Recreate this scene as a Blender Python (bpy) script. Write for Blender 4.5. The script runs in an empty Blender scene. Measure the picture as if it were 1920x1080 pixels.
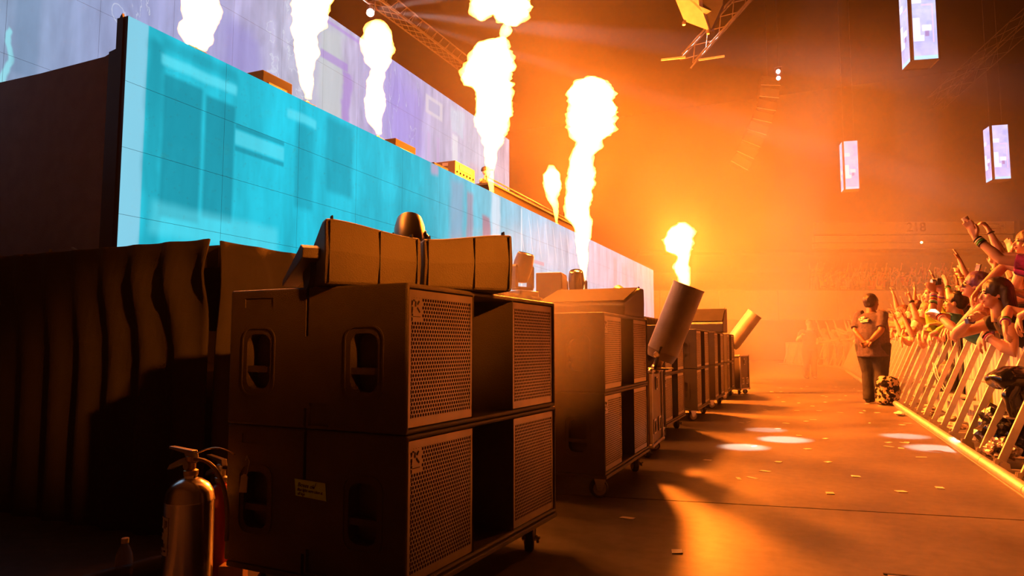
import bpy, bmesh, math, random
from mathutils import Vector, Matrix, noise, Euler, Quaternion
from math import sin, cos, pi, radians, sqrt, atan2, hypot

random.seed(11)
SC = bpy.context.scene
COL = SC.collection

# ------------------------------------------------------------------ camera
cam_d = bpy.data.cameras.new('camera')
cam_d.sensor_width = 36.0
cam_d.lens = 24.0
cam_d.clip_end = 400
CAM = bpy.data.objects.new('camera', cam_d)
COL.objects.link(CAM)
CAM.location = (0, 0, 1.0)
CAM.rotation_euler = (radians(90 + 4.82), 0, radians(23.4))
SC.camera = CAM

# ------------------------------------------------------------------ world: dark arena filled with thin stage haze
W = bpy.data.worlds.new('arena_air')
SC.world = W
W.use_nodes = True
wn = W.node_tree
wn.nodes.clear()
wo = wn.nodes.new('ShaderNodeOutputWorld')
wb = wn.nodes.new('ShaderNodeBackground')
wb.inputs['Color'].default_value = (0.0, 0.0, 0.0, 1)
wb.inputs['Strength'].default_value = 0.0
wv = wn.nodes.new('ShaderNodeVolumeScatter')
wv.inputs['Color'].default_value = (1.0, 0.93, 0.86, 1)
wv.inputs['Anisotropy'].default_value = 0.15
def _wm(op, a, b=None, c=None):
    n = wn.nodes.new('ShaderNodeMath'); n.operation = op
    for i, q in enumerate((a, b, c)):
        if q is None: continue
        if isinstance(q, (int, float)): n.inputs[i].default_value = q
        else: wn.links.new(q, n.inputs[i])
    return n.outputs[0]
wg = wn.nodes.new('ShaderNodeNewGeometry')
def _bank(c, r, inner=0.15):
    """soft ellipsoidal bank of smoke: 1 in its middle, 0 at its rim"""
    s = wn.nodes.new('ShaderNodeVectorMath'); s.operation = 'SUBTRACT'; s.inputs[1].default_value = c
    wn.links.new(wg.outputs['Position'], s.inputs[0])
    d = wn.nodes.new('ShaderNodeVectorMath'); d.operation = 'DIVIDE'; d.inputs[1].default_value = r
    wn.links.new(s.outputs[0], d.inputs[0])
    l = wn.nodes.new('ShaderNodeVectorMath'); l.operation = 'LENGTH'; wn.links.new(d.outputs[0], l.inputs[0])
    m = wn.nodes.new('ShaderNodeMapRange'); m.interpolation_type = 'SMOOTHSTEP'
    m.inputs['From Min'].default_value = 1.0; m.inputs['From Max'].default_value = inner
    wn.links.new(l.outputs['Value'], m.inputs['Value'])
    return m.outputs[0]
wz = wn.nodes.new('ShaderNodeTexNoise'); wz.inputs['Scale'].default_value = 0.22; wz.inputs['Detail'].default_value = 3.0
wn.links.new(wg.outputs['Position'], wz.inputs['Vector'])
wzr = wn.nodes.new('ShaderNodeMapRange'); wzr.inputs['From Min'].default_value = 0.36; wzr.inputs['From Max'].default_value = 0.66
wzr.inputs['To Min'].default_value = 0.35; wzr.inputs['To Max'].default_value = 1.7
wn.links.new(wz.outputs['Fac'], wzr.inputs['Value'])
hz = _wm('MULTIPLY', _bank((0.2, 24.0, 3.4), (7.8, 14.0, 7.6), 0.0), 0.092)
hz = _wm('MULTIPLY_ADD', _bank((-9.0, 24, 9.0), (10.0, 13.0, 8.0), 0.0), 0.018, hz)
hz = _wm('MULTIPLY_ADD', _bank((-0.3, 21.0, 1.4), (2.7, 7.2, 2.4)), 0.12, hz)
hz = _wm('MULTIPLY', hz, wzr.outputs[0])
hz = _wm('MULTIPLY_ADD', _bank((-1.75, 4.05, 1.1), (0.9, 0.85, 0.75)), 1.3, hz)
hz = _wm('ADD', hz, 0.0005)
wn.links.new(hz, wv.inputs['Density'])
W.cycles.volume_step_size = 1.2
wn.links.new(wb.outputs[0], wo.inputs['Surface'])
wn.links.new(wv.outputs[0], wo.inputs['Volume'])

# ------------------------------------------------------------------ exposure
SC.view_settings.view_transform = 'Standard'
SC.view_settings.look = 'None'
SC.view_settings.exposure = 0.0
SC.view_settings.gamma = 1.0
SC.view_settings.use_curve_mapping = False
cy = SC.cycles
cy.use_denoising = True
try: cy.denoiser = 'OPENIMAGEDENOISE'
except Exception: pass
cy.max_bounces = 4
cy.diffuse_bounces = 3
cy.glossy_bounces = 3
cy.transmission_bounces = 4
cy.transparent_max_bounces = 8
cy.volume_bounces = 0
cy.volume_step_rate = 18.0
cy.adaptive_threshold = 0.1
cy.use_light_tree = False
cy.sample_clamp_indirect = 4.0
cy.caustics_reflective = False
cy.caustics_refractive = False

FLAME_COL = (1.0, 0.165, 0.0075)
FLAME_POWER = 1.15          # scales the light every burning jet gives off

# ------------------------------------------------------------------ helpers
def link(o, parent=None):
    COL.objects.link(o)
    if parent is not None: o.parent = parent
    return o

def empty(name, loc=(0, 0, 0), rz=0.0, rot=None):
    o = bpy.data.objects.new(name, None)
    o.empty_display_size = 0.1
    COL.objects.link(o)
    o.location = loc
    o.rotation_euler = rot if rot is not None else (0, 0, rz)
    return o

def tag(o, label=None, cat=None, group=None, kind=None):
    if label: o['label'] = label
    if cat: o['category'] = cat
    if group: o['group'] = group
    if kind: o['kind'] = kind
    return o

class MB:
    """collects shapes; build() links them as ONE mesh object"""
    def __init__(s): s.v = []; s.f = []; s.mi = []; s.cur = 0
    def add(s, vs, fs):
        b = len(s.v)
        s.v.extend([tuple(p) for p in vs])
        for q in fs:
            s.f.append([b + i for i in q]); s.mi.append(s.cur)
        return s
    def box(s, x0, x1, y0, y1, z0, z1):
        vs = [(x, y, z) for z in (z0, z1) for y in (y0, y1) for x in (x0, x1)]
        return s.add(vs, [(0, 2, 3, 1), (4, 5, 7, 6), (0, 1, 5, 4), (2, 6, 7, 3), (0, 4, 6, 2), (1, 3, 7, 5)])
    def bar(s, a, b, w, h, up=(0, 0, 1)):
        a = Vector(a); b = Vector(b); d = (b - a).normalized(); u = Vector(up)
        if abs(d.dot(u)) > 0.98: u = Vector((1, 0, 0))
        r = d.cross(u).normalized(); u = r.cross(d).normalized()
        vs = []
        for p in (a, b):
            for i, j in ((-1, -1), (1, -1), (1, 1), (-1, 1)):
                vs.append(p + r * (i * w / 2) + u * (j * h / 2))
        return s.add(vs, [(0, 1, 2, 3), (4, 7, 6, 5), (0, 4, 5, 1), (1, 5, 6, 2), (2, 6, 7, 3), (3, 7, 4, 0)])
    def tube(s, path, rad, n=8, flat=1.0, nrm=None, closed=False):
        P = [Vector(p) for p in path]
        if not hasattr(rad, '__len__'): rad = [rad] * len(P)
        fl = flat if hasattr(flat, '__len__') else [flat] * len(P)
        vs = []; fs = []
        ref = Vector(nrm) if nrm is not None else None
        m = len(P)
        for i, p in enumerate(P):
            if closed: d = (P[(i + 1) % m] - P[i - 1])
            else: d = (P[min(i + 1, m - 1)] - P[max(i - 1, 0)])
            if d.length < 1e-9: d = Vector((0, 0, 1))
            d.normalize()
            if ref is None:
                ref = Vector((0, 0, 1)) if abs(d.z) < 0.9 else Vector((1, 0, 0))
            u = ref - d * ref.dot(d)
            if u.length < 1e-4:
                u = d.orthogonal()
            u.normalize(); w = d.cross(u)
            if nrm is None: ref = u
            for k in range(n):
                a = 2 * pi * k / n
                vs.append(p + u * (cos(a) * rad[i] * fl[i]) + w * (sin(a) * rad[i]))
        for i in range(m if closed else m - 1):
            j = (i + 1) % m
            for k in range(n):
                l = (k + 1) % n
                fs.append((i * n + k, i * n + l, j * n + l, j * n + k))
        if not closed:
            fs.append(tuple(range(n - 1, -1, -1)))
            fs.append(tuple((m - 1) * n + k for k in range(n)))
        return s.add(vs, fs)
    def lathe(s, prof, n=24, c=(0, 0, 0), axis='z'):
        vs = []; fs = []
        m = len(prof)
        for r, h in prof:
            r = max(r, 1e-4)
            for k in range(n):
                a = 2 * pi * k / n
                if axis == 'z': p = (c[0] + r * cos(a), c[1] + r * sin(a), c[2] + h)
                elif axis == 'x': p = (c[0] + h, c[1] + r * cos(a), c[2] + r * sin(a))
                else: p = (c[0] + r * sin(a), c[1] + h, c[2] + r * cos(a))
                vs.append(p)
        for i in range(m - 1):
            for k in range(n):
                l = (k + 1) % n
                fs.append((i * n + k, i * n + l, (i + 1) * n + l, (i + 1) * n + k))
        fs.append(tuple(range(n - 1, -1, -1)))
        fs.append(tuple((m - 1) * n + k for k in range(n)))
        return s.add(vs, fs)
    def prism(s, poly, axis, a, b):
        """poly in the two other axes, extruded a..b along axis"""
        n = len(poly); vs = []
        for t in (a, b):
            for p, q in poly:
                if axis == 'x': vs.append((t, p, q))
                elif axis == 'y': vs.append((p, t, q))
                else: vs.append((p, q, t))
        fs = [tuple(range(n - 1, -1, -1)), tuple(range(n, 2 * n))]
        for k in range(n):
            l = (k + 1) % n
            fs.append((k, l, n + l, n + k))
        return s.add(vs, fs)
    def ball(s, c, r, nu=14, nv=9, M=None):
        if not hasattr(r, '__len__'): r = (r, r, r)
        vs = []; fs = []
        c = Vector(c)
        for i in range(nv + 1):
            th = pi * i / nv
            for k in range(nu):
                a = 2 * pi * k / nu
                p = Vector((r[0] * sin(th) * cos(a), r[1] * sin(th) * sin(a), r[2] * cos(th)))
                if i in (0, nv): p.x *= 0.02; p.y *= 0.02
                if i == 0 or i == nv:
                    p = Vector((1e-4 * cos(a), 1e-4 * sin(a), r[2] * cos(th)))
                if M is not None: p = M @ p
                vs.append(c + p)
        for i in range(nv):
            for k in range(nu):
                l = (k + 1) % nu
                fs.append((i * nu + k, (i + 1) * nu + k, (i + 1) * nu + l, i * nu + l))
        fs.append(tuple(range(nu)))
        fs.append(tuple(nv * nu + k for k in range(nu - 1, -1, -1)))
        return s.add(vs, fs)
    def mesh(s, name, mats, smooth=False, fix=True):
        me = bpy.data.meshes.new(name)
        me.from_pydata(s.v, [], s.f)
        if not isinstance(mats, (list, tuple)): mats = [mats]
        for m in mats: me.materials.append(m)
        if len(mats) > 1: me.polygons.foreach_set('material_index', s.mi)
        if fix:
            bm = bmesh.new(); bm.from_mesh(me)
            bmesh.ops.recalc_face_normals(bm, faces=bm.faces)
            bm.to_mesh(me); bm.free()
        if smooth:
            me.polygons.foreach_set('use_smooth', [True] * len(me.polygons))
            if smooth != 'all':
                try: me.set_sharp_from_angle(angle=radians(38))
                except Exception: pass
        me.update()
        return me
    def build(s, name, mats, parent=None, loc=None, rot=None, smooth=False, bevel=0, fix=True):
        o = bpy.data.objects.new(name, s.mesh(name, mats, smooth, fix))
        link(o, parent)
        if loc is not None: o.location = loc
        if rot is not None: o.rotation_euler = rot
        if bevel:
            b = o.modifiers.new('bevel', 'BEVEL'); b.width = bevel; b.segments = 2; b.limit_method = 'ANGLE'
        return o

def put(name, me, parent=None, loc=(0, 0, 0), rot=(0, 0, 0), scale=None):
    o = bpy.data.objects.new(name, me)
    link(o, parent); o.location = loc; o.rotation_euler = rot
    if scale: o.scale = scale
    return o

def copy_tree(o, parent=None):
    kids = [c for c in o.children]
    c = o.copy(); COL.objects.link(c); c.parent = parent
    for k in kids: copy_tree(k, c)
    return c

# ------------------------------------------------------------------ materials
def mat(name, col, rough=0.6, metal=0.0, spec=0.5, var=0.12, scale=6.0, bump=0.0, bscale=60.0, col2=None, stretch=None):
    m = bpy.data.materials.new(name); m.use_nodes = True
    nt = m.node_tree; N = nt.nodes; L = nt.links
    b = N['Principled BSDF']
    b.inputs['Roughness'].default_value = rough
    b.inputs['Metallic'].default_value = metal
    b.inputs['Specular IOR Level'].default_value = spec
    tc = N.new('ShaderNodeTexCoord')
    vec = tc.outputs['Object']
    if stretch:
        mp = N.new('ShaderNodeMapping'); mp.inputs['Scale'].default_value = stretch
        L.new(vec, mp.inputs['Vector']); vec = mp.outputs[0]
    nz = N.new('ShaderNodeTexNoise'); nz.inputs['Scale'].default_value = scale
    nz.inputs['Detail'].default_value = 3.0
    L.new(vec, nz.inputs['Vector'])
    mx = N.new('ShaderNodeMix'); mx.data_type = 'RGBA'
    c = Vector(col[:3])
    a1 = c * (1 - var) if col2 is None else c
    a2 = c * (1 + var) if col2 is None else Vector(col2)
    mx.inputs[6].default_value = (*a1, 1); mx.inputs[7].default_value = (*a2, 1)
    rp = N.new('ShaderNodeMapRange'); rp.inputs['From Min'].default_value = 0.35; rp.inputs['From Max'].default_value = 0.65
    L.new(nz.outputs['Fac'], rp.inputs['Value'])
    L.new(rp.outputs[0], mx.inputs['Factor'])
    L.new(mx.outputs[2], b.inputs['Base Color'])
    if bump:
        n2 = N.new('ShaderNodeTexNoise'); n2.inputs['Scale'].default_value = bscale; n2.inputs['Detail'].default_value = 2.0
        L.new(vec, n2.inputs['Vector'])
        bp = N.new('ShaderNodeBump'); bp.inputs['Strength'].default_value = bump; bp.inputs['Distance'].default_value = 0.01
        L.new(n2.outputs['Fac'], bp.inputs['Height']); L.new(bp.outputs[0], b.inputs['Normal'])
    return m

def emat(name, col, strength):
    m = bpy.data.materials.new(name); m.use_nodes = True
    nt = m.node_tree; nt.nodes.clear()
    o = nt.nodes.new('ShaderNodeOutputMaterial'); e = nt.nodes.new('ShaderNodeEmission')
    e.inputs[0].default_value = (*col, 1); e.inputs[1].default_value = strength
    m.cycles.emission_sampling = 'NONE'
    nt.links.new(e.outputs[0], o.inputs[0])
    return m

M = {}
M['cab'] = mat('black_cabinet_paint', (0.095, 0.082, 0.077), 0.52, bump=0.35, bscale=240, var=0.1)
M['cabdark'] = mat('black_port_lining', (0.030, 0.028, 0.027), 0.7)
M['grille'] = mat('powder_coated_grille', (0.30, 0.27, 0.25), 0.34, metal=0.75, bump=0.1, bscale=300)
M['foam'] = mat('grille_foam', (0.016, 0.015, 0.015), 0.95, spec=0.1)
M['rubber'] = mat('black_rubber', (0.03, 0.028, 0.027), 0.55)
M['zinc'] = mat('zinc_plated_steel', (0.55, 0.53, 0.5), 0.32, metal=0.9)
M['wheel'] = mat('blue_grey_wheel_core', (0.35, 0.33, 0.3), 0.5)
M['chrome'] = mat('polished_steel', (0.8, 0.77, 0.75), 0.22, metal=1.0, var=0.03)
M['alu'] = mat('mill_aluminium', (0.58, 0.56, 0.54), 0.45, metal=0.55, var=0.08, scale=14, bump=0.08, bscale=120)
M['alupanel'] = mat('scuffed_aluminium_sheet', (0.62, 0.6, 0.57), 0.45, metal=0.35, var=0.18, scale=5, bump=0.15, bscale=40)
M['black'] = mat('matt_black_metal', (0.022, 0.021, 0.021), 0.5)
M['drape'] = mat('black_serge_drape', (0.02, 0.018, 0.018), 0.95, bump=0.4, bscale=400)
M['stagedk'] = mat('stage_side_panel', (0.40, 0.34, 0.34), 0.85, var=0.06, bump=0.2, bscale=90)
M['dark'] = mat('dark_arena_paint', (0.025, 0.022, 0.021), 0.9)
M['concrete_w'] = mat('painted_concrete_band', (0.55, 0.52, 0.5), 0.75, var=0.07)
M['seat'] = mat('dark_seating', (0.09, 0.075, 0.07), 0.8)
M['caselam'] = mat('brown_case_laminate', (0.16, 0.12, 0.09), 0.45, bump=0.2, bscale=150)
M['brass'] = mat('worn_brass', (0.55, 0.42, 0.2), 0.3, metal=0.9)
M['red'] = mat('red_enamel', (0.45, 0.015, 0.012), 0.3)
M['tape'] = mat('yellow_tape', (0.62, 0.9, 0.04), 0.7, var=0.06, scale=40)
M['ink'] = mat('black_ink', (0.02, 0.015, 0.02), 0.8)
M['paper'] = mat('white_paper', (0.75, 0.73, 0.7), 0.8)
M['gear'] = mat('dark_stage_equipment', (0.010, 0.009, 0.0085), 0.7, spec=0.12)
M['truss'] = mat('truss_aluminium', (0.16, 0.15, 0.14), 0.5, metal=0.5)
M['shell'] = mat('moving_light_shell', (0.05, 0.045, 0.045), 0.35)
M['lens'] = mat('dark_lens_glass', (0.02, 0.02, 0.025), 0.08)
M['cannon'] = mat('cannon_tube_steel', (0.24, 0.22, 0.21), 0.5, metal=0.2, bump=0.1)
M['cable'] = mat('black_cable', (0.02, 0.02, 0.02), 0.6)

# view-aligned ground frame used only to lay out the far end of the hall
PSI = radians(23.4)
UL = Vector((cos(PSI), sin(PSI), 0)); UD = Vector((-sin(PSI), cos(PSI), 0))
def hall(l, d, z): return UL * l + UD * d + Vector((0, 0, z))

# ================================================================== SETTING
# ---- concrete floor, poured in slabs with open joints
def floor_mat():
    m = bpy.data.materials.new('sealed_concrete'); m.use_nodes = True
    nt = m.node_tree; N = nt.nodes; L = nt.links; b = N['Principled BSDF']
    g = N.new('ShaderNodeNewGeometry')
    n1 = N.new('ShaderNodeTexNoise'); n1.inputs['Scale'].default_value = 0.9; n1.inputs['Detail'].default_value = 6
    n2 = N.new('ShaderNodeTexNoise'); n2.inputs['Scale'].default_value = 14; n2.inputs['Detail'].default_value = 4
    L.new(g.outputs['Position'], n1.inputs['Vector']); L.new(g.outputs['Position'], n2.inputs['Vector'])
    cr = N.new('ShaderNodeValToRGB')
    cr.color_ramp.elements[0].position = 0.3; cr.color_ramp.elements[0].color = (0.05, 0.044, 0.04, 1)
    cr.color_ramp.elements[1].position = 0.72; cr.color_ramp.elements[1].color = (0.17, 0.152, 0.135, 1)
    ad = N.new('ShaderNodeMath'); ad.operation = 'MULTIPLY_ADD'; ad.inputs[1].default_value = 0.35; ad.inputs[2].default_value = -0.17
    L.new(n2.outputs['Fac'], ad.inputs[0])
    a2 = N.new('ShaderNodeMath'); a2.operation = 'ADD'
    L.new(n1.outputs['Fac'], a2.inputs[0]); L.new(ad.outputs[0], a2.inputs[1])
    L.new(a2.outputs[0], cr.inputs['Fac']); L.new(cr.outputs[0], b.inputs['Base Color'])
    mr = N.new('ShaderNodeMapRange'); mr.inputs['To Min'].default_value = 0.30; mr.inputs['To Max'].default_value = 0.52
    L.new(n1.outputs['Fac'], mr.inputs['Value']); L.new(mr.outputs[0], b.inputs['Roughness'])
    bp = N.new('ShaderNodeBump'); bp.inputs['Strength'].default_value = 0.12; bp.inputs['Distance'].default_value = 0.01
    n3 = N.new('ShaderNodeTexNoise'); n3.inputs['Scale'].default_value = 5; n3.inputs['Detail'].default_value = 6
    L.new(g.outputs['Position'], n3.inputs['Vector'])
    L.new(n3.outputs['Fac'], bp.inputs['Height']); L.new(bp.outputs[0], b.inputs['Normal'])
    return m
M['floor'] = floor_mat()
fl = tag(empty('floor'), 'stained grey sealed concrete floor of the arena pit', kind='structure')
MB().box(-32, 42, -12, 66, -0.14, -0.06).build('sub_base', M['dark'], fl)
def joint(x): return 4.69 + 0.153 * x
g = 0.009
x0, x1 = -32, 42
MB().prism([(x0, -12), (x1, -12), (x1, joint(x1) - g), (x0, joint(x0) - g)], 'z', -0.06, 0).build('slab', M['floor'], fl)
MB().prism([(x0, joint(x0) + g), (x1, joint(x1) + g), (x1, 19.48 - g), (x0, 19.48 - g)], 'z', -0.06, 0).build('slab', M['floor'], fl)
MB().prism([(x0, 19.48 + g), (x1, 19.48 + g), (x1, 66), (x0, 66)], 'z', -0.06, 0).build('slab', M['floor'], fl)

def struct(name, mb, m, label):
    return tag(mb.build(name, m), label, kind='structure')
struct('wall_left', MB().box(-32.4, -32, -12, 66, 0, 24), M['dark'], 'dark side wall of the arena beyond the stage')
struct('wall_right', MB().box(42, 42.4, -12, 66, 0, 24), M['dark'], 'dark side wall of the arena beyond the crowd')
struct('wall_near', MB().box(-32, 42, -12.4, -12, 0, 24), M['dark'], 'dark wall of the arena behind the photographer')
struct('wall_far', MB().box(-32, 42, 66, 66.4, 0, 24), M['dark'], 'dark end wall of the arena above the stands')
struct('ceiling', MB().box(-32, 42, -12, 66, 24, 24.4), M['dark'], 'dark arena roof high above the rig')

# ---- far stand: boards along its foot, stepped rows, balcony band with the section number
st = tag(empty('far_stand'), 'far seating stand with pale boards along its foot, in haze', 'stand')
mb = MB()
def hbox(mb, l0, l1, d0, d1, z0, z1, skew=0.0):
    vs = [hall(l, d + skew * (l - l0), z) for z in (z0, z1) for d in (d0, d1) for l in (l0, l1)]
    mb.add(vs, [(0, 2, 3, 1), (4, 5, 7, 6), (0, 1, 5, 4), (2, 6, 7, 3), (0, 4, 6, 2), (1, 3, 7, 5)])
for k in range(9):
    mb = MB(); hbox(mb, 2 + 4 * k, 5.97 + 4 * k, 46, 46.25, 2.72, 4.7); mb.build('board', M['concrete_w'], st)
mb = MB(); hbox(mb, 2, 40, 46.3, 46.6, 0, 2.72); mb.build('foot_wall', M['dark'], st)
mb = MB(); hbox(mb, 2, 40, 45.96, 46.3, 4.7, 4.78); mb.build('handrail', M['truss'], st)
for k in range(8):
    mb = MB(); hbox(mb, 2, 40, 46.7 + 0.85 * k, 47.55 + 0.85 * k, 0, 3.7 + 0.42 * k)
    mb.build('seating_row', M['seat'], st)
bal = tag(empty('balcony'), 'pale balcony front carrying section number 218 above the far stand', 'balcony')
mb = MB(); hbox(mb, 23.4, 38.3, 52, 52.4, 9.55, 10.45, -0.035); mb.build('fascia', M['concrete_w'], bal)
mb = MB(); hbox(mb, 23.4, 38.3, 52.2, 52.6, 8.95, 9.45, -0.035); mb.build('lower_band', M['concrete_w'], bal)
mb = MB(); hbox(mb, 23.4, 38.3, 52.3, 52.7, 8.45, 8.88, -0.035); mb.build('soffit_band', M['concrete_w'], bal)
mb = MB(); hbox(mb, 10, 38, 53.2, 55, 8.3, 8.5); mb.build('deck', M['dark'], bal)
mb = MB(); hbox(mb, 38.6, 44, 51.3, 51.8, 8.4, 10.5); mb.build('corner_wall', M['dark'], bal)
cu = bpy.data.curves.new('section_number', 'FONT'); cu.body = '218'; cu.size = 0.98; cu.align_x = 'CENTER'; cu.align_y = 'CENTER'; cu.extrude = 0.02
cu.offset = 0.012
sn = bpy.data.objects.new('section_number', cu); COL.objects.link(sn)
me = bpy.data.meshes.new_from_object(sn.evaluated_get(bpy.context.evaluated_depsgraph_get()))
bpy.data.objects.remove(sn)
me.materials.clear(); me.materials.append(mat('dark_brown_lettering', (0.12, 0.08, 0.07), 0.7))
sn = put('section_number', me, bal, hall(30.95, 51.68, 10.0), (radians(90), 0, PSI - 0.035))
# smudged emblem panel right of the number
mb = MB()
for (a, b, z0, z1) in ((36.2, 37.2, 10.2, 10.27), (36.5, 37.5, 10.05, 10.12), (36.3, 37.3, 9.9, 9.95), (37.5, 37.6, 9.85, 10.3)):
    hbox(mb, a, b, 51.49, 51.54, z0, z1)
mb.build('emblem', M['seat'], bal)
lm = tag(empty('exit_lamp', hall(31.0, 51.2, 8.78)), 'small yellow-green lamp glowing below section number 218', 'lamp')
MB().ball((0, 0, 0), 0.09, 10, 7).build('bulb', emat('yellow_green_bulb', (1.0, 0.75, 0.2), 14), lm, smooth='all')
MB().box(-0.12, 0.12, 0.1, 0.2, -0.12, 0.12).build('housing', M['dark'], lm)

# ================================================================== STAGE
deck = tag(empty('stage_platform', (0, 0, 0)), 'black stage platform beneath the long video wall', 'stage')
MB().box(-16, -2.9, 2.72, 30, 1.42, 1.54).build('deck', M['black'], deck)
for y in (3.2, 9, 15, 21, 27):
    for x in (-3.3, -8, -13):
        MB().box(x - .05, x + .05, y - .05, y + .05, 0, 1.42).build('leg', M['black'], deck)

def drape(name, a, b, z0, z1, normal, seed, label, pleat=0.28, top=None):
    """a hanging cloth between ground points a and b with swagged folds below its hem band"""
    rnd = random.Random(seed)
    a = Vector(a); b = Vector(b); L = (b - a).length; n = max(20, int(L / 0.035)); nz = 26
    nn = Vector(normal); vs = []; fs = []
    ph = [rnd.uniform(0, 6.28) for _ in range(6)]
    for j in range(nz + 1):
        t = j / nz
        for i in range(n + 1):
            s = i / n * L
            tz = z1 + (top(i / n) if top else 0)
            z = z0 + (tz - z0) * t
            drop = (1 - t)
            sh = s + 0.38 * max(0, t - 0.6)
            w = sin(sh * 2 * pi / pleat + 1.3 * sin(s * 2.1 + ph[0])) * 0.5 + 0.5
            amp = 0.012 + 0.03 * min(1, drop * 2.5) + 0.05 * math.exp(-((t - 0.86) / 0.1) ** 2) * (0.5 + 0.5 * sin(s * 3.3 + ph[1]))
            off = amp * (w ** 2) + 0.02 * noise.noise(Vector((s * 1.3, z * 1.1, seed)))
            p = a + (b - a) * (i / n) + nn * (off + 0.02); p.z = z
            vs.append(p)
    for j in range(nz):
        for i in range(n):
            k = j * (n + 1) + i
            fs.append((k, k + 1, k + n + 2, k + n + 1))
    m = MB(); m.add(vs, fs)
    o = m.build(name, M['drape'], smooth='all')
    so = o.modifiers.new('cloth', 'SOLIDIFY'); so.thickness = 0.012; so.offset = -1
    return tag(o, label, 'drape')
drape('stage_skirt', (-12, 2.68, 0), (-2.88, 2.68, 0), 0.0, 1.56, (0, -1, 0), 3,
      'black cloth skirt hanging across the near end of the stage, behind the steel extinguisher')
drape('stage_skirt', (-2.86, 2.66, 0), (-2.86, 29.5, 0), 0.0, 1.55, (1, 0, 0), 5,
      'black cloth skirt running along the stage front behind the speaker stacks')

riser = tag(empty('performer_riser'), 'tall dark riser closed in by a brown-black end panel beside the video wall', 'riser')
poly = [(-12, 1.55), (-5.47, 1.55), (-5.47, 3.60), (-5.52, 3.63), (-5.7, 3.58), (-6.6, 3.57), (-7.3, 3.58), (-9, 3.59), (-12, 3.6)]
MB().prism(poly, 'y', 3.985, 4.03).build('end_panel', M['stagedk'], riser)
MB().prism([(-5.62, 1.55), (-5.455, 1.55), (-5.455, 3.86), (-5.47, 3.93), (-5.5, 3.9), (-5.5, 3.62), (-5.62, 3.6)], 'y', 3.965, 3.984).build('edge_flap', M['black'], riser)
MB().box(-8.6, -5.62, 4.05, 26.1, 3.3, 3.42).build('top_deck', M['black'], riser)
MB().box(-8.6, -8.5, 4.05, 26.1, 1.55, 3.3).build('rear_wall', M['black'], riser)
mb = MB(); mb.tube([(-6.21, 3.93, 1.56), (-6.21, 3.93, 1.86)], 0.012, 8)
tag(mb.build('steel_rod', M['brass'], smooth=True), 'thin golden upright rod on the stage at the dark riser panel', 'rod')
mb = MB(); mb.bar((-5.93, 3.94, 1.86), (-5.56, 3.94, 1.7), 0.02, 0.012)
tag(mb.build('loose_strip', M['alu']), 'loose slanting pale strip lying against the riser panel', 'strip')

# ---- video walls (screens give off light; the picture on them is drawn in nodes from the wall's own coordinates)
class NT:
    def __init__(s, m): s.nt = m.node_tree; s.N = s.nt.nodes; s.L = s.nt.links
    def math(s, op, a, b=None, c=None, clamp=False):
        n = s.N.new('ShaderNodeMath'); n.operation = op; n.use_clamp = clamp
        for i, q in enumerate((a, b, c)):
            if q is None: continue
            if isinstance(q, (int, float)): n.inputs[i].default_value = q
            else: s.L.new(q, n.inputs[i])
        return n.outputs[0]
    def ss(s, v, a, b):
        n = s.N.new('ShaderNodeMapRange'); n.interpolation_type = 'SMOOTHSTEP'
        n.inputs['From Min'].default_value = a; n.inputs['From Max'].default_value = b
        s.L.new(v, n.inputs['Value']); return n.outputs[0]
    def rect(s, Y, Z, y0, y1, z0, z1, e=0.04, ez=None):
        ez = ez or e
        a = s.math('MULTIPLY', s.ss(Y, y0 - e, y0 + e), s.ss(Y, y1 + e, y1 - e))
        b = s.math('MULTIPLY', s.ss(Z, z0 - ez, z0 + ez), s.ss(Z, z1 + ez, z1 - ez))
        return s.math('MULTIPLY', a, b)
    def mix(s, fac, A, B, mode='MIX'):
        n = s.N.new('ShaderNodeMix'); n.data_type = 'RGBA'; n.blend_type = mode
        if isinstance(fac, (int, float)): n.inputs['Factor'].default_value = fac
        else: s.L.new(fac, n.inputs['Factor'])
        for i, q in ((6, A), (7, B)):
            if isinstance(q, tuple): n.inputs[i].default_value = (*q, 1)
            else: s.L.new(q, n.inputs[i])
        return n.outputs[2]
    def noise(s, vec, scale, detail=3, stretch=(1, 1, 1), dist=0.0):
        mp = s.N.new('ShaderNodeMapping'); mp.inputs['Scale'].default_value = stretch
        s.L.new(vec, mp.inputs['Vector'])
        n = s.N.new('ShaderNodeTexNoise'); n.inputs['Scale'].default_value = scale; n.inputs['Detail'].default_value = detail
        n.inputs['Distortion'].default_value = dist
        s.L.new(mp.outputs[0], n.inputs['Vector']); return n.outputs['Fac']
    def ramp(s, v, stops):
        n = s.N.new('ShaderNodeValToRGB'); cr = n.color_ramp
        while len(cr.elements) < len(stops): cr.elements.new(0.5)
        for e, (p, c) in zip(cr.elements, stops): e.position = p; e.color = (*c, 1)
        s.L.new(v, n.inputs['Fac']); return n.outputs[0]

def screen_mat(name, strength):
    m = bpy.data.materials.new(name); m.use_nodes = True; m.node_tree.nodes.clear()
    t = NT(m)
    o = t.N.new('ShaderNodeOutputMaterial'); e = t.N.new('ShaderNodeEmission'); e.inputs[1].default_value = strength
    t.L.new(e.outputs[0], o.inputs[0])
    g = t.N.new('ShaderNodeNewGeometry'); sp = t.N.new('ShaderNodeSeparateXYZ')
    t.L.new(g.outputs['Position'], sp.inputs[0])
    return m, t, e, g.outputs['Position'], sp.outputs[1], sp.outputs[2]

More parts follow.
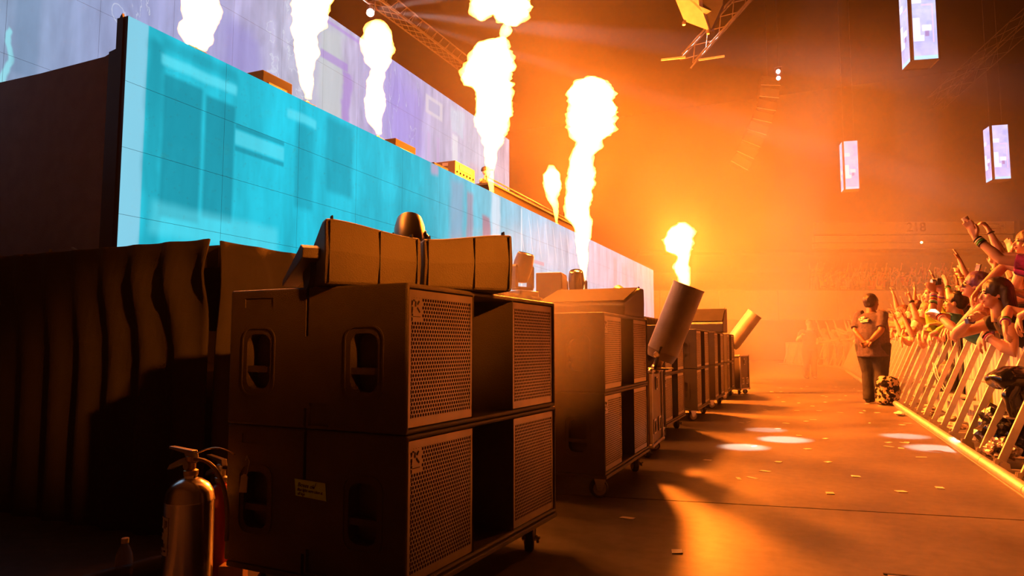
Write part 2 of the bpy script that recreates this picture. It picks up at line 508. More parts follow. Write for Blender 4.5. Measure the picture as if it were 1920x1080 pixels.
def front_screen():
    m, t, e, P, Y, Z = screen_mat('video_wall_picture', 1.15)
    yn = t.math('MULTIPLY_ADD', Y, 1 / 22.3, -3.97 / 22.3)
    base = t.ramp(yn, [(0.0, (0.02, 0.50, 0.64)), (0.10, (0.012, 0.50, 0.66)), (0.22, (0.03, 0.48, 0.62)), (0.33, (0.22, 0.56, 0.70)),
                       (0.45, (0.45, 0.62, 0.78)), (0.58, (0.52, 0.58, 0.72)), (0.75, (0.52, 0.48, 0.58)), (1.0, (0.50, 0.38, 0.44))])
    # cloudy vertical brush texture
    n1 = t.noise(P, 1.0, 4, (1, 2.6, 0.5))
    n2 = t.noise(P, 1.0, 5, (1, 7, 2.2), 0.6)
    v = t.math('MULTIPLY_ADD', n1, 0.9, 0.52)
    v2 = t.math('MULTIPLY_ADD', n2, 0.4, 0.8)
    c = t.mix(1.0, base, t.mix(0.0, (1, 1, 1), (1, 1, 1)), 'MULTIPLY')
    def scale(c, f):
        vv = t.N.new('ShaderNodeVectorMath'); vv.operation = 'SCALE'
        t.L.new(c, vv.inputs[0]); t.L.new(f, vv.inputs['Scale']); return vv.outputs[0]
    c = scale(scale(c, v), v2)
    wob = t.math('MULTIPLY_ADD', t.noise(P, 2.2, 2), 0.16, -0.08)
    Yw = t.math('ADD', Y, wob)
    Zw = t.math('ADD', Z, t.math('MULTIPLY', wob, 0.5))
    D = (0.004, 0.20, 0.27); LT = (0.12, 0.72, 0.86)
    def put_(r, col, k, e_=0.03, wb=False):
        nonlocal c
        f = t.math('MULTIPLY', t.rect(Yw if wb else Y, Zw if wb else Z, *r, e_), k)
        c = t.mix(f, c, col)
    put_((3.90, 4.175, 1.5, 3.95), (0.24, 0.56, 0.72), 0.85, 0.012)          # pale strip at the near end
    put_((4.19, 4.36, 1.7, 3.8), D, 0.55, 0.05, True)
    put_((4.36, 4.80, 2.18, 3.52), D, 0.72, 0.03)                            # two shutters
    put_((4.84, 5.22, 2.25, 3.48), D, 0.72, 0.03)
    put_((4.42, 4.74, 2.9, 3.4), (0.006, 0.27, 0.36), 0.5, 0.03)
    put_((4.34, 5.24, 3.74, 3.86), D, 0.45, 0.05)
    put_((4.33, 5.22, 3.60, 3.70), LT, 0.6, 0.03, True)
    put_((5.23, 5.95, 3.26, 3.31), D, 0.6, 0.015)
    put_((5.23, 5.95, 3.02, 3.07), D, 0.6, 0.015)
    put_((5.23, 5.95, 3.09, 3.24), LT, 0.45, 0.02)
    put_((4.25, 5.9, 2.0, 2.3), LT, 0.4, 0.06, True)
    put_((6.14, 6.46, 2.6, 3.6), D, 0.45, 0.05)
    put_((6.0, 6.5, 3.62, 3.72), LT, 0.55, 0.03, True)
    put_((6.68, 7.22, 2.9, 3.85), D, 0.5, 0.06, True)
    put_((7.6, 9.2, 2.4, 3.1), D, 0.25, 0.2, True)
    put_((9.25, 9.45, 3.72, 3.9), (0.75, 0.3, 0.5), 0.5, 0.05, True)
    put_((9.9, 10.35, 2.4, 3.8), (0.32, 0.35, 0.5), 0.6, 0.1, True)
    put_((10.5, 10.75, 2.7, 3.7), (0.45, 0.2, 0.26), 0.6, 0.06, True)
    put_((11.12, 11.45, 2.5, 3.4), (0.45, 0.16, 0.2), 0.75, 0.05, True)
    put_((11.5, 11.9, 2.2, 3.9), (0.75, 0.78, 0.86), 0.7, 0.08, True)
    put_((13.33, 14.3, 2.78, 2.86), (0.7, 0.35, 0.38), 0.7, 0.02)
    put_((20.3, 20.7, 2.4, 3.7), (0.85, 0.35, 0.33), 0.5, 0.06, True)
    put_((21.3, 22.0, 2.9, 3.6), (0.85, 0.4, 0.38), 0.5, 0.12, True)
    put_((23.0, 23.5, 2.6, 3.5), (0.85, 0.4, 0.38), 0.45, 0.1, True)
    put_((24.3, 25.4, 2.7, 3.3), (0.85, 0.42, 0.4), 0.45, 0.2, True)
    # white handwriting strokes: thin slanted loops
    zz = t.math('MULTIPLY_ADD', Z, 1 / 0.75, -3.05 / 0.75)
    ph = t.math('MULTIPLY_ADD', zz, 0.55, t.math('MULTIPLY', Y, 2.4))
    wv = t.math('ABSOLUTE', t.math('SINE', t.math('MULTIPLY', ph, 2.6)))
    st_ = t.math('MULTIPLY', t.ss(wv, 0.14, 0.04), t.rect(Y, Z, 13.0, 16.6, 2.95, 3.78, 0.1))
    c = t.mix(t.math('MULTIPLY', st_, 0.6), c, (0.95, 0.95, 1.0))
    ln = t.math('MULTIPLY', t.ss(t.math('ABSOLUTE', t.math('SUBTRACT', Y, 12.98)), 0.05, 0.02), t.rect(Y, Z, 12.5, 13.4, 1.9, 3.85, 0.05))
    c = t.mix(t.math('MULTIPLY', ln, 0.6), c, (0.9, 0.95, 1.0))
    t.L.new(c, e.inputs[0])
    return m

def back_screen():
    m, t, e, P, Y, Z = screen_mat('rear_video_wall_picture', 1.05)
    yn = t.math('MULTIPLY_ADD', Y, 1 / 18.0, -3.0 / 18.0)
    base = t.ramp(yn, [(0.0, (0.25, 0.38, 0.52)), (0.12, (0.26, 0.36, 0.55)), (0.22, (0.33, 0.36, 0.62)), (0.32, (0.45, 0.42, 0.66)), (0.42, (0.50, 0.50, 0.62)), (0.50, (0.52, 0.46, 0.66)),
                       (0.60, (0.42, 0.36, 0.72)), (0.70, (0.55, 0.48, 0.66)), (0.85, (0.60, 0.56, 0.66)), (1.0, (0.60, 0.48, 0.56))])
    n1 = t.noise(P, 1.0, 5, (1, 1.4, 0.55), 1.2)
    n2 = t.noise(P, 1.0, 4, (1, 5.5, 0.5), 0.3)
    v = t.math('MULTIPLY', t.math('MULTIPLY_ADD', n1, 0.9, 0.55), t.math('MULTIPLY_ADD', n2, 0.5, 0.75))
    vv = t.N.new('ShaderNodeVectorMath'); vv.operation = 'SCALE'
    t.L.new(base, vv.inputs[0]); t.L.new(v, vv.inputs['Scale']); c = vv.outputs[0]
    wob = t.math('MULTIPLY_ADD', t.noise(P, 1.4, 3), 0.5, -0.25)
    Yw = t.math('ADD', Y, wob); Zw = t.math('ADD', Z, wob)
    def put_(r, col, k, e_=0.05, wb=False):
        nonlocal c
        f = t.math('MULTIPLY', t.rect(Yw if wb else Y, Zw if wb else Z, *r, e_), k)
        c = t.mix(f, c, col)
    put_((4.98, 5.06, 4.2, 4.9), (0.3, 0.8, 0.9), 0.7, 0.02, True)
    put_((5.1, 5.4, 4.4, 5.6), (0.14, 0.24, 0.38), 0.5, 0.05)
    put_((8.3, 9.3, 5.2, 6.6), (0.28, 0.25, 0.62), 0.6, 0.25, True)
    put_((10.9, 11.6, 5.6, 7.7), (0.55, 0.62, 0.58), 0.6, 0.15, True)
    put_((11.6, 11.9, 5.2, 6.9), (0.42, 0.25, 0.66), 0.7, 0.06, True)
    put_((10.9, 11.8, 6.92, 7.1), (0.42, 0.25, 0.66), 0.7, 0.03)
    put_((10.0, 12.4, 7.72, 7.8), (0.45, 0.25, 0.70), 0.6, 0.03)
    put_((13.4, 14.9, 5.6, 7.5), (0.40, 0.30, 0.78), 0.5, 0.35, True)
    put_((15.1, 16.0, 7.1, 7.6), (0.75, 0.68, 0.72), 0.7, 0.04)
    put_((15.25, 15.85, 7.2, 7.5), (0.5, 0.46, 0.66), 0.8, 0.03)
    put_((16.5, 17.3, 7.0, 7.75), (0.62, 0.70, 0.80), 0.6, 0.06, True)
    put_((16.57, 16.9, 5.6, 6.95), (0.85, 0.82, 0.85), 0.7, 0.06)
    put_((15.2, 15.35, 5.2, 6.6), (0.62, 0.45, 0.72), 0.6, 0.04)
    put_((15.7, 15.85, 5.2, 6.6), (0.62, 0.45, 0.72), 0.6, 0.04)
    put_((17.6, 18.2, 5.6, 6.4), (0.7, 0.35, 0.35), 0.35, 0.2, True)
    # big pale arc lines
    wv = t.math('ABSOLUTE', t.math('SINE', t.math('ADD', t.math('MULTIPLY', Y, 0.9), t.math('MULTIPLY', n1, 7.0))))
    c = t.mix(t.math('MULTIPLY', t.ss(wv, 0.07, 0.02), 0.35), c, (0.8, 0.85, 0.9))
    t.L.new(c, e.inputs[0])
    return m
M['led_front'] = front_screen()
M['led_back'] = back_screen()
for k in ('led_front', 'led_back'):
    try: M[k].cycles.emission_sampling = 'NONE'
    except Exception: pass

def video_wall(name, X, Y0, Y1, nc, Z0, Z1, nr, m, label):
    r = tag(empty(name, (X, Y0, Z0)), label, 'video wall')
    w = (Y1 - Y0) / nc; h = (Z1 - Z0) / nr; gp = 0.0014
    mb = MB(); mb.box(-0.07, -0.001, gp, w - gp, gp, h - gp)
    mb.cur = 1; mb.add([(0.0, gp, gp), (0.0, w - gp, gp), (0.0, w - gp, h - gp), (0.0, gp, h - gp)], [(0, 1, 2, 3)])
    me = mb.mesh('screen_panel', [M['black'], m], fix=False)
    for i in range(nc):
        for j in range(nr):
            put('screen_panel', me, r, (0, i * w, j * h))
    MB().box(-0.14, -0.072, 0, Y1 - Y0, 0, Z1 - Z0).build('support_frame', M['black'], r)
    return r
video_wall('video_wall', -5.4, 3.97, 26.21, 20, 1.54, 3.897, 4, M['led_front'],
           'long low turquoise video wall fronting the stage, fading to pale pink at its far end')
video_wall('video_wall', -9.0, 2.6, 20.57, 15, 3.5, 7.89, 4, M['led_back'],
           'tall lavender and grey video wall rising behind the riser')

# ================================================================== FLAMES
def flame_mat():
    m = bpy.data.materials.new('burning_gas'); m.use_nodes = True
    nt = m.node_tree; nt.nodes.clear()
    o = nt.nodes.new('ShaderNodeOutputMaterial')
    e = nt.nodes.new('ShaderNodeEmission')
    e.inputs[0].default_value = (1.0, 0.33, 0.05, 1)
    e.inputs[1].default_value = 75.0
    nt.links.new(e.outputs[0], o.inputs['Volume'])
    return m
M['flame'] = flame_mat()

def flame_mesh(prof, seed, lump=1.0, n=40, scale_z=0.045):
    """billowing jet: prof = [(height, radius, sideways offset)] from nozzle to crown"""
    rows = []
    zs = [p[0] for p in prof]
    z = zs[0]
    while z < zs[-1]:
        rows.append(z); z += scale_z
    rows.append(zs[-1])
    def at(z):
        for a, b in zip(prof, prof[1:]):
            if z <= b[0]:
                t = (z - a[0]) / max(1e-6, b[0] - a[0]); t2 = t * t * (3 - 2 * t)
                return a[1] + (b[1] - a[1]) * t2, a[2] + (b[2] - a[2]) * t2
        return prof[-1][1], prof[-1][2]
    vs = []; fs = []
    for z in rows:
        r, o = at(z)
        for k in range(n):
            a = 2 * pi * k / n
            d = UL * cos(a) + UD * sin(a)
            p = UL * o + d * r; p.z = z
            q = Vector((p.x, p.y, p.z * 0.8)) * 3.2 + Vector((seed * 7.1, seed * 3.3, 0))
            nz = noise.noise(q * 0.6) * 0.35 + abs(noise.noise(q * 1.6)) * 0.5 + abs(noise.noise(q * 3.7)) * 0.28 + noise.noise(q * 8.0) * 0.08
            rr = r * (0.80 + lump * nz * 0.9)
            p = UL * o + d * rr; p.z = z + noise.noise(q * 2.0 + Vector((5, 5, 5))) * 0.06 * min(1, r * 4)
            vs.append(p)
    m = len(rows)
    for i in range(m - 1):
        for k in range(n):
            l = (k + 1) % n
            fs.append((i * n + k, i * n + l, (i + 1) * n + l, (i + 1) * n + k))
    fs.append(tuple(range(n - 1, -1, -1))); fs.append(tuple((m - 1) * n + k for k in range(n)))
    mb = MB(); mb.add(vs, fs)
    return mb

def flame(base, prof, power, seed, label, extra=None, lights=2):
    r = tag(empty('flame', base), label, 'flame', 'flame jets along the stage')
    pr = [(z - base[2], rad, off) for z, rad, off in prof]
    flame_mesh(pr, seed).build('fire', M['flame'], r, smooth='all')
    if extra:
        for (pf, sd) in extra:
            flame_mesh([(z - base[2], rad, off) for z, rad, off in pf], sd, 1.3).build('loose_burst', M['flame'], r, smooth='all')
    tot = sum(p[1] ** 1 for p in pr[1:])
    h0 = pr[0][0]; h1 = pr[-1][0]
    for k in range(lights):
        f = 0.52 + 0.32 * k if lights > 1 else 0.7
        ld = bpy.data.lights.new('flame_light', 'POINT')
        ld.energy = power * FLAME_POWER / lights * (0.6 + 0.8 * k if lights > 1 else 1)
        ld.color = FLAME_COL; ld.shadow_soft_size = 0.35
        lo = bpy.data.objects.new('flame_light', ld); link(lo, r)
        z = h0 + (h1 - h0) * f
        o = min(pr, key=lambda p: abs(p[0] - z))[2]
        lo.location = UL * o + Vector((0, 0, z))
    return r
flame((-5.55, 4.83, 3.98), [(3.98, 0.094, 0.0), (4.14, 0.153, -0.01), (4.3, 0.161, 0.04), (4.46, 0.188, 0.03), (4.73, 0.201, 0.05), (5.0, 0.281, 0.05), (5.32, 0.354, 0.09), (5.64, 0.281, 0.11), (5.85, 0.054, 0.12)],
      500, 1, 'flame jet nearest the camera, leftmost on top of the turquoise video wall')
flame((-5.55, 6.51, 4.03), [(4.03, 0.043, 0.0), (4.33, 0.099, -0.04), (4.59, 0.131, -0.04), (4.85, 0.131, -0.06), (5.05, 0.197, 0.0), (5.24, 0.236, -0.02), (5.63, 0.328, 0.01), (5.96, 0.443, 0.03), (6.42, 0.394, 0.01), (6.68, 0.099, -0.02)],
      650, 2, 'tall flame jet rising out of frame, second from left above the turquoise wall')
flame((-5.55, 8.02, 4.02), [(4.02, 0.042, 0.0), (4.26, 0.103, -0.07), (4.49, 0.145, -0.06), (4.72, 0.13, -0.07), (4.95, 0.122, -0.03), (5.1, 0.218, -0.03), (5.33, 0.252, -0.04), (5.56, 0.21, -0.04), (5.68, 0.088, -0.03)],
      650, 3, 'mushroom-headed flame jet under the white beams, third from left')
flame((-5.55, 11.83, 3.97), [(3.97, 0.05, 0.0), (4.28, 0.08, -0.02), (4.7, 0.13, -0.01), (5.01, 0.207, 0.03), (5.21, 0.301, -0.01), (5.73, 0.337, 0.01), (6.04, 0.389, 0.01), (6.3, 0.461, -0.15), (6.56, 0.446, -0.07), (6.87, 0.337, 0.01), (7.07, 0.104, 0.19)],
      1700, 4, 'broad flame jet before the end of the lavender wall, a loose burst above it',
      extra=[([(7.35, 0.05, 0.3), (7.5, 0.28, 0.35), (7.75, 0.42, 0.3), (8.05, 0.3, 0.28), (8.2, 0.05, 0.3)], 14), ([(7.45, 0.05, -0.25), (7.55, 0.2, -0.25), (7.75, 0.28, -0.15), (7.95, 0.05, -0.1)], 15),
             ([(7.0, 0.04, 0.2), (7.2, 0.11, 0.27), (7.4, 0.06, 0.3)], 16)])
flame((-4.0, 12.75, 1.62), [(1.62, 0.03, 0.0), (2.43, 0.062, 0.0), (2.84, 0.12, -0.01), (3.26, 0.156, 0.01), (3.57, 0.26, -0.09), (3.78, 0.281, -0.09), (4.19, 0.302, -0.05), (4.6, 0.224, -0.01), (5.07, 0.26, 0.11), (5.28, 0.452, 0.18), (5.59, 0.52, 0.22), (5.85, 0.525, 0.19), (6.16, 0.39, 0.19), (6.33, 0.182, 0.19)],
      14500, 5, 'largest flame jet, shooting up from the stage deck with a round crown')
flame((-5.6, 15.71, 4.0), [(4.0, 0.033, 0.0), (4.32, 0.066, -0.01), (4.64, 0.132, -0.1), (4.9, 0.23, -0.08), (5.17, 0.237, -0.11), (5.46, 0.079, -0.12)],
      900, 6, 'small flame jet just left of the largest one, above the video wall', lights=1)
flame((-4.0, 24.81, 1.75), [(1.75, 0.05, 0.0), (3.24, 0.171, 0.0), (3.8, 0.266, -0.1), (4.18, 0.228, -0.02), (4.47, 0.476, -0.19), (4.75, 0.504, -0.16), (5.13, 0.428, -0.09), (5.42, 0.143, -0.05)],
      9800, 7, 'farthest flame jet, puffing up behind the near tilted cannon')

# ================================================================== SPEAKERS ALONG THE PIT
SW, SD, SH = 1.30, 0.86, 0.525     # subwoofer width (along y), depth (back along -x), height
P1, P2 = 0.36 * SW, 0.635 * SW

def sub_body():
    bm = bmesh.new()
    ys = [0, 0.018, P1, P2, SW - 0.018, SW]; zs = [0, 0.018, SH - 0.018, SH]
    V = {}
    for i, y in enumerate(ys):
        for j, z in enumerate(zs): V[i, j] = bm.verts.new((0, y, z))
    for i in range(5):
        for j in range(3):
            q = [V[i, j], V[i + 1, j], V[i + 1, j + 1], V[i, j + 1]]
            if j == 1 and i in (1, 2, 3):
                dep = 0.5 if i == 2 else 0.03
                ins = 0.13 if i == 2 else 0
                y0, y1 = ys[i], ys[i + 1]
                B = [bm.verts.new((-dep, y, z)) for y, z in ((y0 + ins * .6, 0.018), (y1 - ins * .6, 0.018), (y1 - ins * .6, SH - 0.018), (y0 + ins * .6, SH - 0.018))]
                for k in range(4): bm.faces.new([q[k], q[(k + 1) % 4], B[(k + 1) % 4], B[k]])
                bm.faces.new(B)
            else: bm.faces.new(q)
    b00, b10, b11, b01 = [bm.verts.new((-SD, y, z)) for y, z in ((0, 0), (SW, 0), (SW, SH), (0, SH))]
    bm.faces.new([b00, b01, b11, b10])
    bm.faces.new([V[i, 0] for i in range(6)] + [b10, b00])
    bm.faces.new([V[i, 3] for i in range(5, -1, -1)] + [b01, b11])
    bm.faces.new([V[0, j] for j in range(4)] + [b01, b00])
    bm.faces.new([V[5, j] for j in range(3, -1, -1)] + [b10, b11])
    bmesh.ops.recalc_face_normals(bm, faces=bm.faces)
    me = bpy.data.meshes.new('cabinet'); bm.to_mesh(me); bm.free()
    o = bpy.data.objects.new('cabinet_tmp', me); COL.objects.link(o)
    bv = o.modifiers.new('b', 'BEVEL'); bv.width = 0.008; bv.segments = 2; bv.limit_method = 'ANGLE'
    cut = MB()
    for y0, y1 in ((-0.05, 0.055), (SW - 0.055, SW + 0.05)):
        for hx in HX:
            cut.prism(rrect(hx, 0.245, 0.062, 0.105, 0.04), 'y', y0, y1)
        cut.box(-0.462, -0.448, y0 if y0 < 0 else SW - .02, 0.02 if y0 < 0 else y1, 0.34, SH + .05)
        cut.box(-0.462, -0.448, y0 if y0 < 0 else SW - .02, 0.02 if y0 < 0 else y1, -0.05, 0.075)
        cut.box(-0.44, -0.34, y0 if y0 < 0 else SW - .015, 0.015 if y0 < 0 else y1, 0.012, 0.095)
        cut.box(-0.78, -0.63, y0 if y0 < 0 else SW - .004, 0.004 if y0 < 0 else y1, 0.455, 0.492)
    co = cut.build('cut_tmp', M['cab'])
    bo = o.modifiers.new('c', 'BOOLEAN'); bo.object = co; bo.operation = 'DIFFERENCE'; bo.solver = 'EXACT'
    dg = bpy.context.evaluated_depsgraph_get()
    res = bpy.data.meshes.new_from_object(o.evaluated_get(dg)); res.name = 'cabinet'
    bpy.data.objects.remove(o); bpy.data.objects.remove(co)
    res.materials.clear(); res.materials.append(M['cab'])
    return res

def rrect(cx, cz, hw, hh, r, n=5):
    pts = []
    for (sx, sz, a0) in ((1, 1, 0), (-1, 1, 90), (-1, -1, 180), (1, -1, 270)):
        for k in range(n + 1):
            a = radians(a0 + 90 * k / n)
            pts.append((cx + sx * (hw - r) + r * cos(a), cz + sz * (hh - r) + r * sin(a)))
    return pts
HX = (-0.185, -0.70)
SUB = sub_body()

def grille_mesh(w, h, logo):
    a = 0.0163; ry = a * 0.866; R = a / sqrt(3); hr = 0.0059
    mb = MB(); x = 0
    nr = int((h - 0.05) / ry); nc = int((w - 0.028) / a)
    y00 = (w - nc * a) / 2 + a * 0.25; z00 = h - 0.034
    for j in range(nr):
        for i in range(nc):
            cy_ = y00 + a * (i + (0.5 if j % 2 else 0)); cz_ = z00 - ry * j
            if cy_ > w - 0.012: continue
            solid = logo and i < 4 and j < 6
            O = [(x, cy_ + R * sin(2 * pi * k / 6), cz_ + R * cos(2 * pi * k / 6)) for k in range(6)]
            if solid:
                mb.add(O, [tuple(range(6))]); continue
            I = [(x, cy_ + hr * sin(2 * pi * k / 12), cz_ + hr * cos(2 * pi * k / 12)) for k in range(12)]
            fs = []
            for k in range(6):
                k2 = (k + 1) % 6
                fs.append((k, k2, 6 + (2 * k + 2) % 12, 6 + 2 * k + 1, 6 + 2 * k))
            mb.add(O + I, fs)
    zb = z00 - ry * (nr - 1) - R * 0.8
    # plain border of the plate, a hair behind the perforated field
    b = -0.0008
    for (ya, yb, za, zb_) in ((0, w, z00 + R * 0.7, h), (0, w, 0, zb + R * 0.15), (0, y00 - a * 0.40, 0, h), (y00 + a * (nc - 0.1), w, 0, h)):
        mb.add([(b, ya, za), (b, yb, za), (b, yb, zb_), (b, ya, zb_)], [(0, 1, 2, 3)])
    return mb.mesh('grille', M['grille'], fix=False)
GH = SH - 0.044
GR_L = grille_mesh(P1 - 0.026, GH, True)
GR_R = grille_mesh(SW - 0.018 - P2 - 0.008, GH, False)
def logo_mesh():
    mb = MB()
    for a, b in (((0.006, 0.058), (0.006, 0.05)), ((0.006, 0.036), (0.006, 0.024)), ((0.006, 0.012), (0.006, 0.004)),
                 ((0.026, 0.056), (0.026, 0.038)), ((0.048, 0.058), (0.038, 0.046)), ((0.036, 0.034), (0.052, 0.018)), ((0.012, 0.002), (0.056, 0.002)), ((0.012, 0.06), (0.02, 0.058))):
        mb.bar((0.001, a[0], a[1]), (0.001, b[0], b[1]), 0.002, 0.0055 if a[1] > 0.01 else 0.002, up=(0, 1, 0) if a[0] == b[0] else (0, 0, 1))
    return mb.mesh('logo', M['ink'])
LOGO = logo_mesh()
def handle_meshes():
    hx = 0
    ring = MB()
    n = 6; o = rrect(0, 0, 0.088, 0.132, 0.05, n); i = rrect(0, 0, 0.082, 0.126, 0.046, n)
    vs = [(p[0], 0.0, p[1]) for p in o] + [(p[0], -0.004, p[1]) for p in o] + [(p[0], -0.004, p[1]) for p in i] + [(p[0], 0.0, p[1]) for p in i]
    L = len(o); fs = []
    for k in range(L):
        l = (k + 1) % L
        for q in range(3): fs.append((q * L + k, q * L + l, (q + 1) * L + l, (q + 1) * L + k))
    ring.add(vs, fs)
    ring.box(-0.062, 0.062, 0.006, 0.03, -0.042, -0.018)
    return ring.mesh('handle', M['cab'])
HANDLE = handle_meshes()
FOAM_L = MB().box(-0.004, 0, 0, P1 - 0.03, 0, GH - 0.01).mesh('foam_backing', M['foam'])
FOAM_R = MB().box(-0.004, 0, 0, SW - 0.018 - P2 - 0.012, 0, GH - 0.01).mesh('foam_backing', M['foam'])

def subwoofer(loc, rz, label):
    r = tag(empty('subwoofer', loc, rz), label, 'speaker', 'black perforated-grille subwoofers stacked along the pit')
    put('cabinet', SUB, r)
    g1 = put('grille', GR_L, r, (-0.008, 0.022, 0.022)); put('logo', LOGO, g1, (0, 0.012, GH - 0.097))
    put('grille', GR_R, r, (-0.008, P2 + 0.004, 0.022))
    put('foam_backing', FOAM_L, r, (-0.0245, 0.024, 0.026)); put('foam_backing', FOAM_R, r, (-0.0245, P2 + 0.006, 0.026))
    for hx in HX: put('handle', HANDLE, r, (hx, 0.0, 0.245))
    for hx in HX: put('handle', HANDLE, r, (hx, SW, 0.245), (0, 0, pi)) if False else None
    return r

def caster_meshes():
    w = MB(); w.lathe([(0.02, -0.022), (0.055, -0.022), (0.062, -0.015), (0.062, 0.015), (0.055, 0.022), (0.02, 0.022)], 24, axis='x')
    core = MB(); core.lathe([(0.012, -0.024), (0.040, -0.0235), (0.046, -0.0228), (0.046, 0.0228), (0.040, 0.0235), (0.012, 0.024)], 20, axis='x')
    f = MB()
    for s in (-1, 1):
        f.prism([(-0.045, 0.075), (0.045, 0.075), (0.018, -0.012), (-0.012, -0.012)], 'x', s * 0.03 - 0.002, s * 0.03 + 0.002)
    f.box(-0.032, 0.032, -0.045, 0.045, 0.073, 0.077); f.lathe([(0.025, 0.077), (0.025, 0.083)], 14)
    f.tube([(-0.036, 0, 0), (0.036, 0, 0)], 0.008, 8)
    br = MB(); br.prism([(-0.055, -0.01), (-0.02, -0.005), (-0.02, 0.006), (-0.06, 0.004)], 'x', 0.033, 0.045)
    br.tube([(0.036, -0.01, 0.012), (0.046, -0.03, 0.004), (0.046, -0.07, 0.02)], 0.005, 6)
    return w.mesh('wheel', M['rubber'], True), core.mesh('wheel_core', M['wheel'], True), f.mesh('fork', M['zinc']), br.mesh('brake_pedal', M['zinc'])
CAST = caster_meshes()
def caster(parent, loc, rz=0):
    c = put('caster', CAST[2], parent, loc, (0, 0, rz))
    put('wheel', CAST[0], c); put('wheel_core', CAST[1], c); put('brake_pedal', CAST[3], c)
    return c
def dolly(loc, rz, label):
    r = tag(empty('wheel_dolly', loc, rz), label, 'dolly', 'wheeled dollies under the subwoofers')
    mb = MB(); mb.box(-SD + 0.01, 0.004, 0.004, SW - 0.004, 0.145, 0.1665)
    mb.build('board', M['cab'], r, bevel=0.004)
    for (x, y, a) in ((-0.09, SW - 0.14, 0.5), (-0.09, 0.14, 2.2), (-SD + 0.12, SW - 0.14, 1.2), (-SD + 0.12, 0.14, -0.6)):
        caster(r, (x, y, 0.0625), a)
    return r
STACKS = [((-1.262, 2.02), -3.2, 'nearest stack'), ((-1.215, 4.32), 0, 'second stack'), ((-1.40, 7.32), 0.5, 'third stack'),
          ((-1.36, 9.3), 0.3, 'fourth stack'), ((-1.36, 11.2), 0, 'fifth stack'), ((-1.38, 13.2), 0, 'sixth stack')]
for (x, y), a, nm in STACKS:
    a = radians(a)
    dolly((x, y, 0), a, 'wheeled board carrying the %s of subwoofers from the camera' % nm)
    lo = subwoofer((x - 0.004, y + 0.004, 0.167), a, 'lower black subwoofer of the %s from the camera%s' % (nm, ', with a yellow tape note' if y < 3 else ''))
    up = subwoofer((x - (0.006 if y < 3 else 0), y, 0.694), a, 'upper black subwoofer of the %s from the camera' % nm)

# yellow tape with handwriting on the nearest lower cabinet; small padlock tag on its handle
rs = radians(-3.2)
def on_s1(px, pz, out=0.003):
    """point on the end face of the nearest stack: px back from its front edge"""
    return Vector((-1.266, 2.024, 0)) + Vector((-px * cos(rs), -px * sin(rs), pz)) + Vector((sin(rs), -cos(rs), 0)) * out
tp = tag(empty('tape_note', on_s1(0.425, 0.475, 0.0015), rs), 'yellow tape strip with black handwriting stuck on the nearest lower subwoofer', 'note')
mb = MB(); mb.prism([(-0.075, 0.034), (0.072, 0.029), (0.078, -0.034), (-0.068, -0.027)], 'y', -0.0012, 0)
mb.build('tape', M['tape'], tp)
def text(body, size, loc, rot, parent, m, name='lettering', shear=0.0, sx=1.0):
    cu = bpy.data.curves.new(name, 'FONT'); cu.body = body; cu.size = size; cu.extrude = 0.0004; cu.shear = shear
    o = bpy.data.objects.new(name, cu); COL.objects.link(o)
    dg = bpy.context.evaluated_depsgraph_get()
    me = bpy.data.meshes.new_from_object(o.evaluated_get(dg)); me.name = name
    bpy.data.objects.remove(o)
    me.materials.clear(); me.materials.append(m)
    q = bpy.data.objects.new(name, me); link(q, parent); q.location = loc; q.rotation_euler = rot; q.scale = (sx, 1, 1)
    return q
text('Boxes ok', 0.021, (-0.058, -0.0022, 0.008), (radians(90), radians(3), 0), tp, M['ink'], 'handwriting', 0.2)
text('Blue lights were taken at', 0.0155, (-0.060, -0.0022, -0.008), (radians(90), radians(2), 0), tp, M['ink'], 'handwriting', 0.3, 0.78)
text('all legs', 0.0155, (-0.058, -0.0022, -0.022), (radians(90), radians(3), 0), tp, M['ink'], 'handwriting', 0.3, 0.85)
mb = MB(); mb.bar((0.016, -0.0016, 0.012), (0.021, -0.0016, 0.006), 0.0025, 0.001); mb.bar((0.021, -0.0016, 0.006), (0.03, -0.0016, 0.026), 0.0025, 0.001)
mb.build('tick_mark', M['ink'], tp)
lk = tag(empty('hanging_tag', on_s1(0.735, 0.47, 0.02), rs), 'pale paper tag on a wire hanging from the nearest lower subwoofer handle', 'tag')
mb = MB(); mb.tube([(0.0, 0.0, 0.09), (0.012, -0.004, 0.11), (0.02, 0, 0.085), (0.01, 0, 0.04), (0, 0, 0.03)], 0.0022, 6); mb.build('wire', M['zinc'], lk, smooth=True)
mb = MB(); mb.prism([(-0.018, 0.03), (-0.006, 0.038), (0.008, 0.038), (0.016, 0.028), (0.012, -0.03), (-0.026, -0.032)], 'y', -0.004, 0.0); mb.build('paper', M['paper'], lk)

